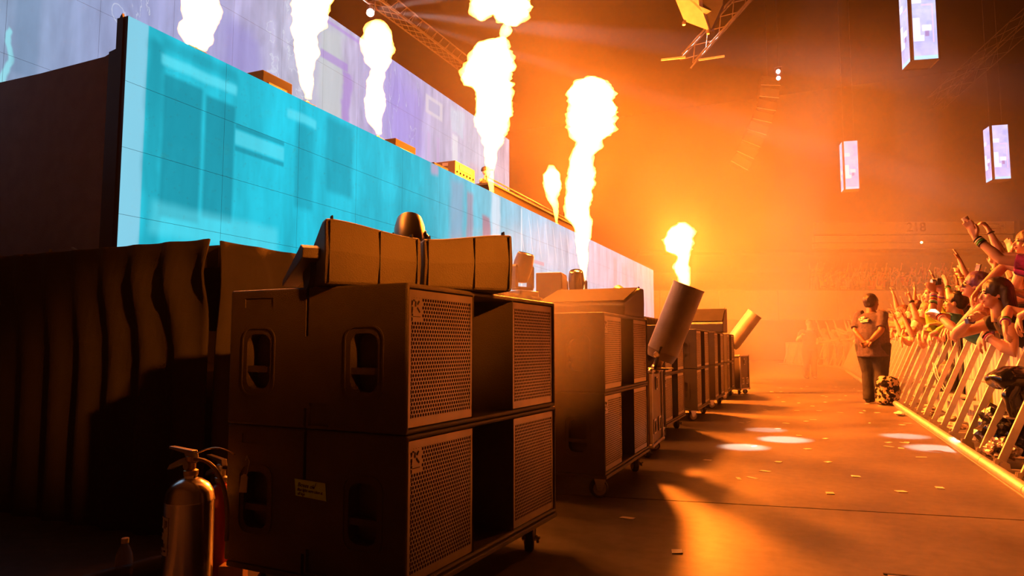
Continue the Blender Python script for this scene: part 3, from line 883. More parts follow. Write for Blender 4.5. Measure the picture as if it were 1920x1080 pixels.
# ---- wedge monitors
def wedge(loc, rz, w, d, h, label, fin=False, sg=1, ends=(1.0, 1.0)):
    """y = along the back, +x = depth away from the back, wedge slopes down along +x"""
    r = tag(empty('wedge_monitor', loc, rz), label, 'speaker')
    prof = [(0, 0), (-0.012 * sg, h * 0.5), (0.0, h), (sg * d * 0.16, h * 0.985), (sg * d * 0.94, h * 0.40), (sg * d, h * 0.33), (sg * d, 0)]
    def hk(y): return ends[0] + (ends[1] - ends[0]) * (3 * (y / w) ** 2 - 2 * (y / w) ** 3)
    mb = MB(); ns = 10; np_ = len(prof); vs = []; fs = []
    for i in range(ns + 1):
        y = w * i / ns; vs += [(x, y, z * hk(y)) for x, z in prof]
    for i in range(ns):
        for k in range(np_):
            l = (k + 1) % np_; fs.append((i * np_ + k, i * np_ + l, (i + 1) * np_ + l, (i + 1) * np_ + k))
    fs += [tuple(range(np_ - 1, -1, -1)), tuple(ns * np_ + k for k in range(np_))]
    mb.add(vs, fs)
    mb.build('cabinet', M['cab'], r, bevel=0.012)
    g = MB()
    a = Vector((sg * d * 0.20, 0, h * 0.955)); b = Vector((sg * d * 0.92, 0, h * 0.42)); nn = Vector((b.z - a.z, 0, -(b.x - a.x))).normalized() * (-0.008 * sg)
    g.add([tuple(p + Vector((0, y, 0)) + nn) for p in (a, b) for y in (0.02, w - 0.02)], [(0, 1, 3, 2)])
    g.v = [(x, y, z * min(ends)) for x, y, z in g.v]
    go = g.build('grille', M['foam'], r); sd = go.modifiers.new('s', 'SOLIDIFY'); sd.thickness = 0.006
    for y in (0.015, w * 0.55, w - 0.02):
        MB().box(min(-0.016 * sg, -0.006 * sg), max(-0.016 * sg, -0.006 * sg), y, y + 0.006, 0.01, h * 0.965 * hk(y)).build('back_rib', M['cab'], r)
    if fin:
        f = MB(); f.prism([(sg * d * 0.1, h * 0.55), (sg * d * 0.22, h * 0.62), (sg * d * 1.18, h * 0.20), (sg * d * 1.18, h * 0.10), (sg * d * 0.1, h * 0.40)], 'y', -0.07, -0.005)
        f.build('side_bracket', M['cab'], r, bevel=0.004)
        f = MB(); f.lathe([(0.075, -0.02), (0.08, 0.0)], 20, (sg * d * 0.42, -0.01, h * 0.28), axis='y'); f.build('pole_cup', M['cabdark'], r, smooth=True)
    for y in (0.03, w - 0.03):
        e = MB(); z = h * hk(y) - 0.004
        e.tube([(sg * d * .05, y, z), (sg * d * .06, y, z + 0.016), (sg * d * .10, y, z + 0.016), (sg * d * .11, y, z)], 0.004, 6)
        e.build('eye_bolt', M['black'], r, smooth=True)
    return r
# backs run from A to B across the top of the nearest stack
ang = atan2(0.58, 0.47)          # direction of the back edge
wedge((-1.60, 1.985, 1.221), ang - pi / 2, 0.37, 0.40, 0.245, 'left wedge monitor on the nearest subwoofer stack, its bracket side showing', True, -1, (1.0, 0.80))
wedge((-1.362, 2.283, 1.221), ang - pi / 2 - 0.05, 0.38, 0.38, 0.245, 'right wedge monitor on the nearest subwoofer stack, overhanging its front edge', sg=-1, ends=(0.80, 0.96))
wedge((-1.95, 5.58, 1.221), -pi / 2, 0.72, 0.66, 0.245, 'broad wedge monitor sloping towards the camera on the second subwoofer stack')
wedge((-1.9, 12.35, 1.221), -pi / 2, 0.62, 0.6, 0.42, 'tall hazy wedge monitor on the fifth subwoofer stack')

# ---- moving lights on the stage edge
def moving_head(loc, rz, tilt, label, head_scale=1.0, group='moving lights along the stage edge'):
    r = tag(empty('moving_light', loc, rz), label, 'stage light', group)
    mb = MB(); mb.prism(rrect(0, 0, 0.17, 0.13, 0.03, 3), 'z', 0.02, 0.12); mb.box(-0.14, 0.14, -0.1, 0.1, 0.0, 0.02); mb.build('base', M['shell'], r, bevel=0.006)
    mb = MB(); mb.prism(rrect(0, 0, 0.15, 0.06, 0.03, 3), 'z', 0.135, 0.175)
    for s in (-1, 1):
        mb.prism([(s * 0.14 - 0.025, 0.16), (s * 0.14 + 0.025, 0.16), (s * 0.145 + 0.022, 0.42), (s * 0.145, 0.45), (s * 0.145 - 0.022, 0.42)], 'y', -0.045, 0.045)
    mb.build('yoke', M['shell'], r, bevel=0.006)
    h = MB(); h.lathe([(0.05, -0.19), (0.10, -0.17), (0.118, -0.08), (0.12, 0.06), (0.108, 0.15), (0.10, 0.175), (0.095, 0.178), (0.09, 0.165)], 22)
    ho = h.build('head', M['shell'], r, (0, 0, 0.42), (tilt, 0, 0), smooth=True); ho.scale = (head_scale,) * 3
    l = MB(); l.lathe([(0.088, 0.16), (0.06, 0.172), (0.002, 0.176)], 20); l.build('lens', M['lens'], ho, smooth=True)
    v = MB(); v.lathe([(0.045, 0.112), (0.05, 0.124), (0.03, 0.126)], 16, axis='x'); v.build('side_cap', M['shell'], ho, smooth=True)
    return r
moving_head((-3.2, 5.12, 1.54), 0.6, 2.5, 'moving light peeping over the wedge monitors of the nearest stack', 1.15)
moving_head((-3.2, 7.72, 1.54), 1.2, 0.35, 'moving light just right of the wedge monitors, standing upright')
moving_head((-3.2, 9.85, 1.54), 0.3, 0.5, 'moving light at the foot of the largest flame')
moving_head((-3.2, 12.6, 1.54), 1.0, -0.9, 'moving light above the broad wedge monitor, head tipped')
fb = tag(empty('fill_speaker', (-3.25, 8.95, 1.54), 0.15), 'boxy dark speaker on the stage edge left of the flame-foot moving light', 'speaker')
MB().box(-0.2, 0.16, -0.2, 0.2, 0.0, 0.46).build('cabinet', M['cab'], fb, bevel=0.012)
MB().box(0.161, 0.168, -0.18, 0.18, 0.03, 0.43).build('grille', M['grille'], fb)
for (y, h, w, lab) in ((9.45, 0.14, 0.3, 'low dark cable box on the stage edge beside the boxy speaker'), (10.6, 0.3, 0.2, 'slim dark box on the stage edge right of the flame-foot moving light')):
    b = tag(empty('stage_box', (-3.25, y, 1.54)), lab, 'box')
    MB().box(-0.15, 0.15, -w / 2, w / 2, 0, h).build('case', M['gear'], b, bevel=0.008)
    MB().box(0.15, 0.156, -w / 3, w / 3, h * .3, h * .6).build('connector_plate', M['zinc'], b)

# ---- confetti / gas cannons on flight cases
def flight_case(loc, rz, w, d, h, label, dark=False):
    """front face at x=0 (towards the crowd), width along y"""
    r = tag(empty('flight_case', loc, rz), label, 'case')
    z0 = 0.11
    MB().box(-d + 0.006, -0.006, 0.006, w - 0.006, z0 + 0.006, z0 + h - 0.006).build('body', M['cab'] if dark else M['caselam'], r)
    e = MB(); t = 0.024
    for y in (0, w):
        for x in (0, -d):
            e.bar((x, y, z0), (x, y, z0 + h), t, t)
    for z in (z0, z0 + h):
        for y in (0, w): e.bar((0, y, z), (-d, y, z), t, t)
        for x in (0, -d): e.bar((x, 0, z), (x, w, z), t, t)
    e.build('edge_extrusion', M['alu'], r)
    for x in (0, -d):
        for y in (0, w):
            for z in (z0, z0 + h):
                MB().ball((x, y, z), 0.026, 10, 7).build('ball_corner', M['zinc'], r, smooth='all')
    def latch(y, z, ww, hh):
        l = MB(); l.box(-0.002, 0.008, y - ww / 2, y + ww / 2, z - hh / 2, z + hh / 2)
        lo = l.build('latch_plate', M['zinc'], r, bevel=0.003)
        k = MB(); k.box(0.008, 0.011, y - ww * .33, y + ww * .33, z - hh * .38, z + hh * .38); k.build('recess', M['black'], lo)
        k = MB(); k.bar((0.014, y, z - hh * .25), (0.014, y, z + hh * .25), 0.02, 0.008, up=(1, 0, 0)); k.build('twist_catch', M['zinc'], lo)
    latch(w * 0.5, z0 + h * 0.82, 0.06, 0.12)
    latch(w * 0.28, z0 + h * 0.24, 0.12, 0.13); latch(w * 0.76, z0 + h * 0.24, 0.12, 0.13)
    pl = MB(); pl.box(-d * 0.68, -d * 0.3, -0.006, 0.004, z0 + h * .30, z0 + h * .5); pl.build('recessed_handle', M['zinc'], r, bevel=0.003)
    for (x, y, a) in ((-0.06, 0.08, 0.6), (-0.06, w - 0.08, 1.9), (-d + 0.06, 0.08, -0.4), (-d + 0.06, w - 0.08, 0.2)):
        c = caster(r, (x, y, 0.0625 * 0.72), a); c.scale = (0.8, 0.8, 0.72)
    return r
flight_case((-1.30, 6.12, 0), 0.05, 0.62, 0.5, 0.66, 'brown flight case with aluminium edges between the second and third stacks')
flight_case((-1.30, 14.75, 0), -0.25, 0.52, 0.62, 0.68, 'dark flight case with bright edges under the far tilted cannon', True)

def cannon(base, mouth, rad, label):
    b = Vector(base); m = Vector(mouth); ax = (m - b).normalized(); L = (m - b).length
    r = tag(empty('confetti_cannon', base), label, 'cannon', 'tilted tube cannons along the pit')
    n = 36; side = ax.orthogonal().normalized(); s2 = ax.cross(side)
    vs = []; fs = []
    prof = [(0.0, rad * 0.30), (0.0, rad * 0.86), (0.07, rad * 0.97), (0.075, rad), (L - 0.012, rad * 1.0), (L - 0.012, rad * 1.035), (L, rad * 1.035), (L, rad * 0.96), (L * 0.45, rad * 0.95), (L * 0.45, 0.001)]
    for h, rr in prof:
        for k in range(n):
            a = 2 * pi * k / n
            vs.append(ax * h + side * (rr * cos(a)) + s2 * (rr * sin(a)))
    for i in range(len(prof) - 1):
        for k in range(n):
            l = (k + 1) % n
            fs.append((i * n + k, i * n + l, (i + 1) * n + l, (i + 1) * n + k))
    mb = MB(); mb.add(vs, fs); mb.build('tube', M['cannon'], r, smooth=True)
    st = MB()
    st.tube([ax * -0.10, ax * 0.02], [rad * 0.28, rad * 0.30], 14)
    st.ball(ax * -0.10, rad * 0.34, 12, 8)
    st.build('valve', M['brass'], r, smooth=True)
    yk = MB()
    foot = 0.78 - b.z
    for s in (-1, 1):
        q = Vector((0, 1, 0)) * (s * rad * 0.72)
        yk.bar(tuple(Vector((-0.03, 0, foot)) + q), tuple(ax * 0.12 + q * 1.45), 0.03, 0.008)
    yk.box(-0.14, 0.1, -rad * 0.9, rad * 0.9, foot, foot + 0.012)
    yk.build('stand', M['black'], r)
    kb = MB(); kb.lathe([(0.022, 0), (0.028, 0.01), (0.028, 0.03), (0.01, 0.035)], 12, (0, -rad * 1.15, 0.04), axis='y'); kb.build('clamp_knob', M['zinc'], r, smooth=True)
    return r
cannon((-1.265, 6.37, 0.88), (-0.985, 6.355, 1.545), 0.145, 'near tilted steel cannon tube aimed over the crowd from the brown case')
cannon((-1.50, 14.98, 0.99), (-1.0, 15.02, 1.66), 0.16, 'far tilted cannon tube in the haze, on the dark flight case')

# ================================================================== CROWD BARRIER
UNIT = 1.25
BX = 1.29
def barrier_meshes():
    m = {}
    k = MB(); k.tube([(0, 0.006, 0.048), (0, UNIT - 0.006, 0.048)], 0.042, 14); k.box(-0.02, 0.1, 0.006, UNIT - 0.006, 0.0, 0.03)
    m['kerb_tube'] = k.mesh('kerb_tube', M['alu'], True)
    b = MB(); b.bar((0.045, 0, 0.075), (0.49, 0, 1.125), 0.03, 0.055, up=(1, 0, 0)); m['brace'] = b.mesh('brace', M['alu'])
    f = MB(); f.prism([(-0.005, 0.02), (0.11, 0.02), (0.105, 0.09), (0.04, 0.125), (0.01, 0.12)], 'y', -0.028, -0.02); f.prism([(-0.005, 0.02), (0.11, 0.02), (0.105, 0.09), (0.04, 0.125), (0.01, 0.12)], 'y', 0.02, 0.028)
    f.tube([(0.055, -0.038, 0.085), (0.055, 0.038, 0.085)], 0.014, 8); f.lathe([(0.02, -0.045), (0.02, -0.03)], 8, (0.055, 0, 0.085), axis='y'); m['foot_bracket'] = f.mesh('foot_bracket', M['zinc'])
    r = MB(); r.box(0.0, 0.5, -0.02, 0.02, 0.02, 0.045); r.box(0.5, 1.25, -0.03, 0.03, 0.01, 0.03); m['base_rail'] = r.mesh('base_rail', M['alu'])
    t = MB(); t.tube([(0.515, 0.004, 1.155), (0.515, UNIT - 0.004, 1.155)], 0.028, 12); t.box(0.50, 0.53, 0.01, UNIT - 0.01, 1.09, 1.13); m['top_rail'] = t.mesh('top_rail', M['alu'], True)
    s = MB(); s.box(0.235, 0.475, 0.30, UNIT - 0.30, 0.375, 0.395); s.box(0.235, 0.25, 0.30, UNIT - 0.30, 0.335, 0.375)
    m['step'] = s.mesh('step', M['alu'])
    w = (UNIT - 0.02) / 8
    for nm, z0, z1 in (('upper', 0.60, 1.09), ('lower', 0.05, 0.585)):
        q = MB(); q.prism([(0.503, 0.002), (0.490, 0.018), (0.490, w - 0.03), (0.503, w - 0.012), (0.503, w - 0.002), (0.512, w - 0.002), (0.512, 0.002)], 'z', z0, z1)
        m[nm] = q.mesh('panel_slat', M['alupanel'])
    q = MB(); q.box(0.512, 0.54, 0.01, UNIT - 0.01, 0.56, 0.62); m['mid_rail'] = q.mesh('mid_rail', M['alu'])
    p = MB(); p.box(0.53, 1.22, 0.01, UNIT - 0.01, 0.02, 0.03); m['tread_plate'] = p.mesh('tread_plate', M['alupanel'])
    return m
BM_ = barrier_meshes()
ORD = ['first', 'second', 'third', 'fourth', 'fifth', 'sixth', 'seventh', 'eighth', 'ninth', 'tenth', 'eleventh', 'twelfth', 'thirteenth', 'fourteenth', 'fifteenth',
       'sixteenth', 'seventeenth', 'eighteenth', 'nineteenth', 'twentieth', 'twenty-first', 'twenty-second', 'twenty-third', 'twenty-fourth', 'twenty-fifth', 'twenty-sixth', 'twenty-seventh', 'twenty-eighth', 'twenty-ninth', 'thirtieth']
def barrier_unit(loc, rz, label):
    r = tag(empty('crowd_barrier', loc, rz), label, 'barrier', 'aluminium crowd barrier units along the pit')
    put('kerb_tube', BM_['kerb_tube'], r); put('top_rail', BM_['top_rail'], r); put('mid_rail', BM_['mid_rail'], r); put('tread_plate', BM_['tread_plate'], r)
    put('step', BM_['step'], r)
    for y in (0.31, 0.935):
        put('brace', BM_['brace'], r, (0, y, 0)); put('foot_bracket', BM_['foot_bracket'], r, (0, y, 0)); put('base_rail', BM_['base_rail'], r, (0, y, 0))
    w = (UNIT - 0.02) / 8
    for k in range(8):
        put('panel_slat', BM_['upper'], r, (0, 0.01 + w * k, 0)); put('panel_slat', BM_['lower'], r, (0, 0.01 + w * k, 0))
    return r
for k in range(23):
    barrier_unit((BX, 4.28 + UNIT * k, 0), 0.0, 'aluminium crowd barrier unit with slanted braces, %s from the camera in the straight run' % ORD[k])
# the run swings out towards the stage at its far end
p = Vector((BX, 4.28 + UNIT * 23, 0)); a = 0.0
for k in range(5):
    a += radians(9)
    barrier_unit(tuple(p), a, 'hazy crowd barrier unit of the far bend, %s after the straight run' % ORD[k])
    p = p + Vector((-sin(a), cos(a), 0)) * UNIT

# ================================================================== PEOPLE
WORK = bpy.data.scenes.new('workbench')      # empty side scene: modifiers are evaluated there, removed at the end
def remesh(mb, name, vox, mats, smooth=2, disp=None):
    me = bpy.data.meshes.new('tmp'); me.from_pydata(mb.v, [], mb.f)
    bm = bmesh.new(); bm.from_mesh(me); bmesh.ops.recalc_face_normals(bm, faces=bm.faces); bm.to_mesh(me); bm.free()
    o = bpy.data.objects.new('tmp', me); WORK.collection.objects.link(o)
    r = o.modifiers.new('r', 'REMESH'); r.mode = 'VOXEL'; r.voxel_size = vox; r.use_smooth_shade = True
    s = o.modifiers.new('s', 'SMOOTH'); s.iterations = smooth; s.factor = 0.45
    
    with bpy.context.temp_override(scene=WORK, view_layer=WORK.view_layers[0]):
        dg = bpy.context.evaluated_depsgraph_get()
    res = bpy.data.meshes.new_from_object(o.evaluated_get(dg)); res.name = name
    bpy.data.objects.remove(o); bpy.data.meshes.remove(me)
    res.materials.clear(); res.materials.append(mats)
    res.polygons.foreach_set('use_smooth', [True] * len(res.polygons))
    if disp:
        pts = [v.co.copy() for v in res.vertices]; nrm = [v.normal.copy() for v in res.vertices]; flat = []
        for c, n in zip(pts, nrm): flat.extend(c + n * disp(c))
        res.vertices.foreach_set('co', flat); res.update()
    return res

SKIN = [mat('skin_tone_light', (0.62, 0.38, 0.27), 0.5, bump=0.05, bscale=90), mat('skin_tone_tan', (0.50, 0.29, 0.18), 0.5, bump=0.05, bscale=90), mat('skin_tone_brown', (0.17, 0.085, 0.05), 0.5, bump=0.05, bscale=90)]
HAIR = {'black': mat('black_hair', (0.025, 0.016, 0.012), 0.4, stretch=(30, 30, 3), var=0.5, bump=0.3, bscale=60), 'brown': mat('brown_hair', (0.11, 0.05, 0.025), 0.45, stretch=(30, 30, 3), var=0.5, bump=0.3, bscale=60),
        'blond': mat('blond_hair', (0.30, 0.19, 0.08), 0.45, stretch=(30, 30, 3), var=0.4, bump=0.3, bscale=60), 'purple': mat('purple_blond_hair', (0.16, 0.09, 0.05), 0.45, col2=(0.14, 0.05, 0.26), scale=9, stretch=(6, 6, 1), bump=0.3, bscale=60)}
def cloth(name, c, c2=None, sc=14): return mat(name + '_cloth', c, 0.85, var=0.2, scale=sc, col2=c2, bump=0.3, bscale=60)
CL = {'black': cloth('black', (0.02, 0.02, 0.022)), 'white': cloth('white', (0.6, 0.58, 0.55)), 'red': cloth('red', (0.5, 0.03, 0.03)), 'teal': cloth('teal', (0.05, 0.22, 0.25)),
      'grey': cloth('grey', (0.2, 0.19, 0.18)), 'yellow': cloth('yellow', (0.6, 0.5, 0.06)), 'tiedye': cloth('tie_dye', (0.03, 0.02, 0.03), (0.55, 0.05, 0.3), 9), 'navy': cloth('navy', (0.03, 0.04, 0.1)),
      'orange': cloth('orange', (0.6, 0.2, 0.06)), 'pink': cloth('pink', (0.6, 0.25, 0.3)), 'green': cloth('lime', (0.35, 0.5, 0.05)), 'denim': cloth('denim', (0.06, 0.08, 0.14)), 'polo': cloth('plum_polo', (0.055, 0.042, 0.062), sc=30)}
EYE = mat('dark_eye', (0.02, 0.015, 0.012), 0.2); LIP = mat('lip', (0.4, 0.12, 0.1), 0.4); TEETH = mat('teeth', (0.8, 0.78, 0.72), 0.3)
BEAD = {c: mat(c + '_bead', v, 0.35) for c, v in dict(black=(0.02, 0.02, 0.02), yellow=(0.7, 0.6, 0.05), green=(0.1, 0.5, 0.1), purple=(0.25, 0.06, 0.5), blue=(0.1, 0.15, 0.6), white=(0.8, 0.8, 0.8), red=(0.6, 0.04, 0.04), pink=(0.75, 0.2, 0.4)).items()}

def hand(mb, wrist, d, pn, s=1.0, pose='relaxed', side=1, fr=1.0):
    """wrist point, d = direction of the hand, pn = palm normal; side mirrors the thumb"""
    d = Vector(d).normalized(); pn = Vector(pn); pn = (pn - d * pn.dot(d)).normalized(); w = d.cross(pn) * side
    wr = Vector(wrist)
    mb.tube([wr - d * 0.02 * s, wr + d * 0.015 * s, wr + d * 0.05 * s, wr + d * 0.088 * s, wr + d * 0.096 * s], [0.026 * s, 0.029 * s, 0.040 * s, 0.040 * s, 0.03 * s], 10, [0.8, 0.66, 0.42, 0.36, 0.34], nrm=pn)
    curl = {'open': 0.12, 'relaxed': 0.42, 'fist': 1.0, 'rock': 0.0, 'hold': 0.62, 'droop': 0.34, 'point': 0.9}[pose]
    spread = {'open': 0.2, 'relaxed': 0.1, 'fist': 0.02, 'rock': 0.12, 'hold': 0.08, 'droop': 0.14, 'point': 0.05}[pose]
    for k, (off, ln) in enumerate(((0.030, 0.074), (0.010, 0.083), (-0.010, 0.077), (-0.029, 0.060))):
        c = curl + 0.05 * (k - 1.5) * (pose in ('droop', 'relaxed'))
        if pose == 'rock': c = 0.05 if k in (0, 3) else 1.0
        if pose == 'point' and k == 0: c = 0.05
        p = wr + d * 0.085 * s + w * (off * s)
        dd = (d + w * (spread * (1.5 - k) / 1.5)).normalized()
        pts = [p]; ang = 0
        for seg, fr_ in ((0.45, 70), (0.30, 95), (0.25, 55)):
            ang += radians(fr_) * c
            p = p + (dd * cos(ang) + pn * sin(ang)) * (ln * seg * s)
            pts.append(p)
        mb.tube(pts, [0.0105 * s * fr, 0.0098 * s * fr, 0.0088 * s * fr, 0.0068 * s * fr], 7)
    tb = wr + d * 0.028 * s + w * 0.028 * s
    o = 0.75 if pose in ('open', 'droop', 'relaxed') else 0.35
    p1 = tb + (d * 0.72 + w * o + pn * 0.22).normalized() * 0.042 * s
    p2 = p1 + (d * 0.9 + w * o * 0.4 + pn * (0.2 + 0.7 * curl)).normalized() * 0.034 * s
    p3 = p2 + (d * 0.85 + w * (0.1 - 0.5 * curl) + pn * (0.25 + 0.7 * curl)).normalized() * 0.024 * s
    mb.tube([tb, p1, p2, p3], [0.016 * s, 0.0125 * s * fr, 0.0105 * s * fr, 0.008 * s * fr], 7)

def ik(sh, tgt, l1, l2, pole):
    sh = Vector(sh); t = Vector(tgt); v = t - sh; D = v.length; m = (l1 + l2) * 0.995
    if D > m: v = v * (m / D); D = m; t = sh + v
    if D < abs(l1 - l2) + 0.02: D = abs(l1 - l2) + 0.02; v = v.normalized() * D; t = sh + v
    n = v.normalized(); a = (l1 * l1 - l2 * l2 + D * D) / (2 * D); h = sqrt(max(0, l1 * l1 - a * a))
    p = Vector(pole); p = p - n * p.dot(n)
    if p.length < 1e-3: p = n.orthogonal()
    return sh + n * a + p.normalized() * h, t

def person_parts(sp):
    """builds the meshes of one figure. sp gives head centre, feet, facing, arms ... all in the figure's own frame (origin between the feet)"""
    s = sp.get('s', 1.0); vox = sp.get('vox', 0.011); fr = sp.get('fr', 1.0); bulk = sp.get('bulk', 1.0)
    H = Vector(sp['head']); F = Vector(sp.get('face', (-1, 0, 0))); F.z = 0; F.normalize()
    B = Vector(sp.get('body', F)); B.z = 0; B.normalize()
    S = Vector((0, 0, 1)).cross(B)         # the figure's left
    UPV = Vector((0, 0, 1))
    neck = H - UPV * (sp.get('necklen', 0.185) * s) - F * (0.025 * s)
    TL = 0.53 * s
    hx = Vector((neck.x, neck.y, 0)); hl = min(hx.length, TL * 0.8)
    pel = Vector((0, 0, neck.z - sqrt(TL * TL - hl * hl)))
    if hx.length > hl: pel += hx.normalized() * (hx.length - hl)
    sd = (neck - pel).normalized()
    body = MB(); shirt = MB(); tr = MB(); hair = MB()
    pts = [pel - sd * 0.05 * s, pel + sd * 0.06 * s, pel + sd * 0.2 * s, pel + sd * 0.36 * s, pel + sd * 0.46 * s, neck]
    rr = [0.165, 0.165, 0.15, 0.175, 0.16, 0.07]; belly = sp.get('belly', 1.0)
    rr = [r * s * (belly if i < 3 else bulk) for i, r in enumerate(rr)]
    if 'trunk' in sp: rr = [r * s for r in sp['trunk']]
    fl = [0.72, 0.72, 0.72, 0.68, 0.62, 0.8] if belly < 1.3 else [0.86, 0.88, 0.88, 0.8, 0.66, 0.8]
    body.tube(pts, [r * 0.94 for r in rr], 16, fl, nrm=B)
    ce = sp.get('neckline', 0.97)
    cp = pts[:5] + [pts[4].lerp(neck, ce)]
    shirt.tube([pts[0] - sd * sp.get('hem', 0.03) * s] + cp, [(rr[0] + 0.016)] + [r + 0.014 for r in rr[:5]] + [0.085 * s], 18, [fl[0]] + fl, nrm=B)
    # head
    hd = MB(); hu = (UPV + F * sp.get('nod', -0.12)).normalized(); hf = (F - hu * F.dot(hu)).normalized(); hs = hu.cross(hf)
    R = Matrix((hf, hs, hu)).transposed()
    hk_ = s * sp.get('headsize', 1.0)
    def hp(f, l, u): return H + (hf * f + hs * l + hu * u) * hk_
    def hb(f, l, u, r): body.ball(hp(f, l, u), tuple(q * hk_ for q in r), 14, 10, R)
    body.tube([neck - UPV * 0.04 * s, hp(-0.012, 0, -0.06)], [0.062 * s * bulk, 0.055 * s * bulk], 12)
    hb(-0.008, 0, 0.03, (0.094, 0.076, 0.092)); hb(0.026, 0, -0.02, (0.066, 0.066, 0.085)); hb(0.036, 0, -0.066, (0.05, 0.05, 0.046)); hb(0.066, 0, -0.092, (0.022, 0.024, 0.018))
    hb(0.062, 0, 0.034, (0.03, 0.05, 0.02))
    for q in (-1, 1):
        hb(0.062, q * 0.038, -0.022, (0.022, 0.022, 0.02)); hb(-0.002, q * 0.077, -0.008, (0.02, 0.008, 0.032))
    body.tube([hp(0.083, 0, 0.018), hp(0.098, 0, -0.008), hp(0.110, 0, -0.03), hp(0.086, 0, -0.04)], [0.010 * s, 0.012 * s, 0.0155 * s, 0.012 * s], 8)
    hb(0.083, 0, -0.060, (0.016, 0.026, 0.013))
    eyes = {-1: MB(), 1: MB()}
    for q in (-1, 1): eyes[q].ball(hp(0.082, q * 0.031, 0.008), (0.011 * s, 0.014 * s, 0.007 * s), 10, 6, R)
    brow = {-1: MB(), 1: MB()}
    for q in (-1, 1): brow[q].tube([hp(0.084, q * 0.05, 0.024), hp(0.092, q * 0.03, 0.031), hp(0.092, q * 0.014, 0.027)], [0.003 * s, 0.0045 * s, 0.003 * s], 6)
    lips = MB(); lips.tube([hp(0.086, -0.026, -0.054), hp(0.100, 0, -0.059), hp(0.086, 0.026, -0.054)], [0.003 * s, 0.006 * s, 0.003 * s], 6); lips.tube([hp(0.084, -0.024, -0.058), hp(0.097, 0, -0.072), hp(0.084, 0.024, -0.058)], [0.003 * s, 0.006 * s, 0.003 * s], 6)
    # hair
    st = sp.get('hairstyle', 'short')
    if st != 'bald':
        t = 0.014 if st == 'short' else 0.022
        hair.ball(hp(-0.022, 0, 0.040), tuple(q * hk_ for q in (0.090 + t, 0.077 + t, 0.084 + t)), 18, 12, R)
        if st == 'short': hair.ball(hp(-0.045, 0, -0.005), tuple(q * hk_ for q in (0.066, 0.076, 0.07)), 16, 10, R)
        if st in ('long', 'wavy'):
            L_ = 0.34 if st == 'long' else 0.42
            for k in range(9):
                a = -1.25 + 2.5 * k / 8
                rt = hp(-0.05 * cos(a) - 0.035, 0.085 * sin(a), 0.05)
                q1 = hp(-0.085 * cos(a) - 0.02, 0.098 * sin(a), -0.06)
                q2 = q1 - UPV * 0.12 * s - B * (0.02 * s) + hs * (0.03 * sin(a) * s); q3 = q2 - UPV * (L_ - 0.15) * s + B * (0.03 * sin(k * 2.0) * s)
                hair.tube([rt, q1, q2, q3], [0.04 * s, 0.04 * s, 0.034 * s, 0.012 * s], 8)
        if st == 'bun': hair.ball(hp(-0.05, 0, 0.15), 0.05 * s, 12, 8)
    # arms
    extras = []
    A = sp.get('arms', [])
    for i, ar in enumerate(A):
        q = ar.get('side', 1 if i == 0 else -1)
        sh = neck - UPV * (0.045 * s) + S * (q * sp.get('shw', 0.175) * s * bulk)
        raise_ = Vector(ar['t']) - sh
        if raise_.z > 0.1: sh += UPV * 0.035 * s
        el, wr = ik(sh, ar['t'], 0.30 * s, 0.265 * s, ar.get('pole', S * q * 0.6 - UPV))
        ad = (wr - el).normalized()
        body.ball(sh, 0.062 * s * bulk, 12, 8)
        body.tube([sh - S * (q * 0.05 * s), sh, sh.lerp(el, 0.35), sh.lerp(el, 0.75), el, el.lerp(wr, 0.28), el.lerp(wr, 0.7), wr, wr + ad * 0.02 * s],
                  [0.05 * s * bulk, 0.056 * s * bulk, 0.052 * s * bulk, 0.043 * s * bulk, 0.040 * s * bulk, 0.043 * s * bulk, 0.033 * s * bulk, 0.026 * s, 0.026 * s], 12)
        hdv = Vector(ar['hd']) if 'hd' in ar else ad
        if ar.get('pose') == 'droop' and 'hd' not in ar: hdv = ad * 0.5 - UPV
        pn = Vector(ar.get('pn', -UPV if abs(hdv.normalized().z) < 0.7 else B))
        if ar.get('pose') == 'droop': pn = Vector(ar.get('pn', -B))
        hand(body, wr + ad * 0.008 * s, hdv, pn, s * 1.05, ar.get('pose', 'relaxed'), q * ar.get('th', 1), fr)
        sl = ar.get('sleeve', sp.get('sleeve', 0.55))
        if sl > 0:
            e = sh.lerp(el, min(1, sl))
            P = [sh - S * (q * 0.06 * s), sh, e]; Rr = [0.07 * s * bulk, 0.074 * s * bulk, 0.066 * s * bulk]
            if sl > 1: P.append(el.lerp(wr, min(1, sl - 1))); Rr[-1] = 0.058 * s * bulk; Rr.append(0.042 * s)
            shirt.tube(P, Rr, 12)
        for j, bc in enumerate(ar.get('beads', [])):
            c = wr - ad * ((0.015 + 0.017 * j) * s); u = ad.orthogonal().normalized(); v2 = ad.cross(u)
            rb = (0.031 + 0.0006 * j) * s
            ring = MB(); ring.tube([c + (u * cos(a) + v2 * sin(a)) * rb for a in [2 * pi * k / 14 for k in range(14)]], 0.0075 * s, 6, closed=True)
            extras.append(('bracelet', ring.mesh('bracelet', BEAD[bc], 'all')))
        if ar.get('watch'):
            c = wr - ad * 0.02 * s; u = ad.orthogonal().normalized(); v2 = ad.cross(u)
            ring = MB(); ring.tube([c + (u * cos(a) + v2 * sin(a)) * 0.031 * s for a in [2 * pi * k / 14 for k in range(14)]], 0.009 * s, 6, closed=True)
            fn = (Vector((-0.3, -1, 0.2)) - ad * ad.dot(Vector((-0.3, -1, 0.2)))).normalized()
            ring.bar(c + fn * 0.030 * s, c + fn * 0.044 * s, 0.036 * s, 0.04 * s)
            extras.append(('wristwatch', ring.mesh('wristwatch', BEAD['blue'])))
        ar['wrist'] = wr; ar['dir'] = hdv.normalized()
    # legs
    LG = sp.get('stance', 0.11) * s; shoes = []
    ft = sp.get('feet', [(0, 0), (0, 0)])
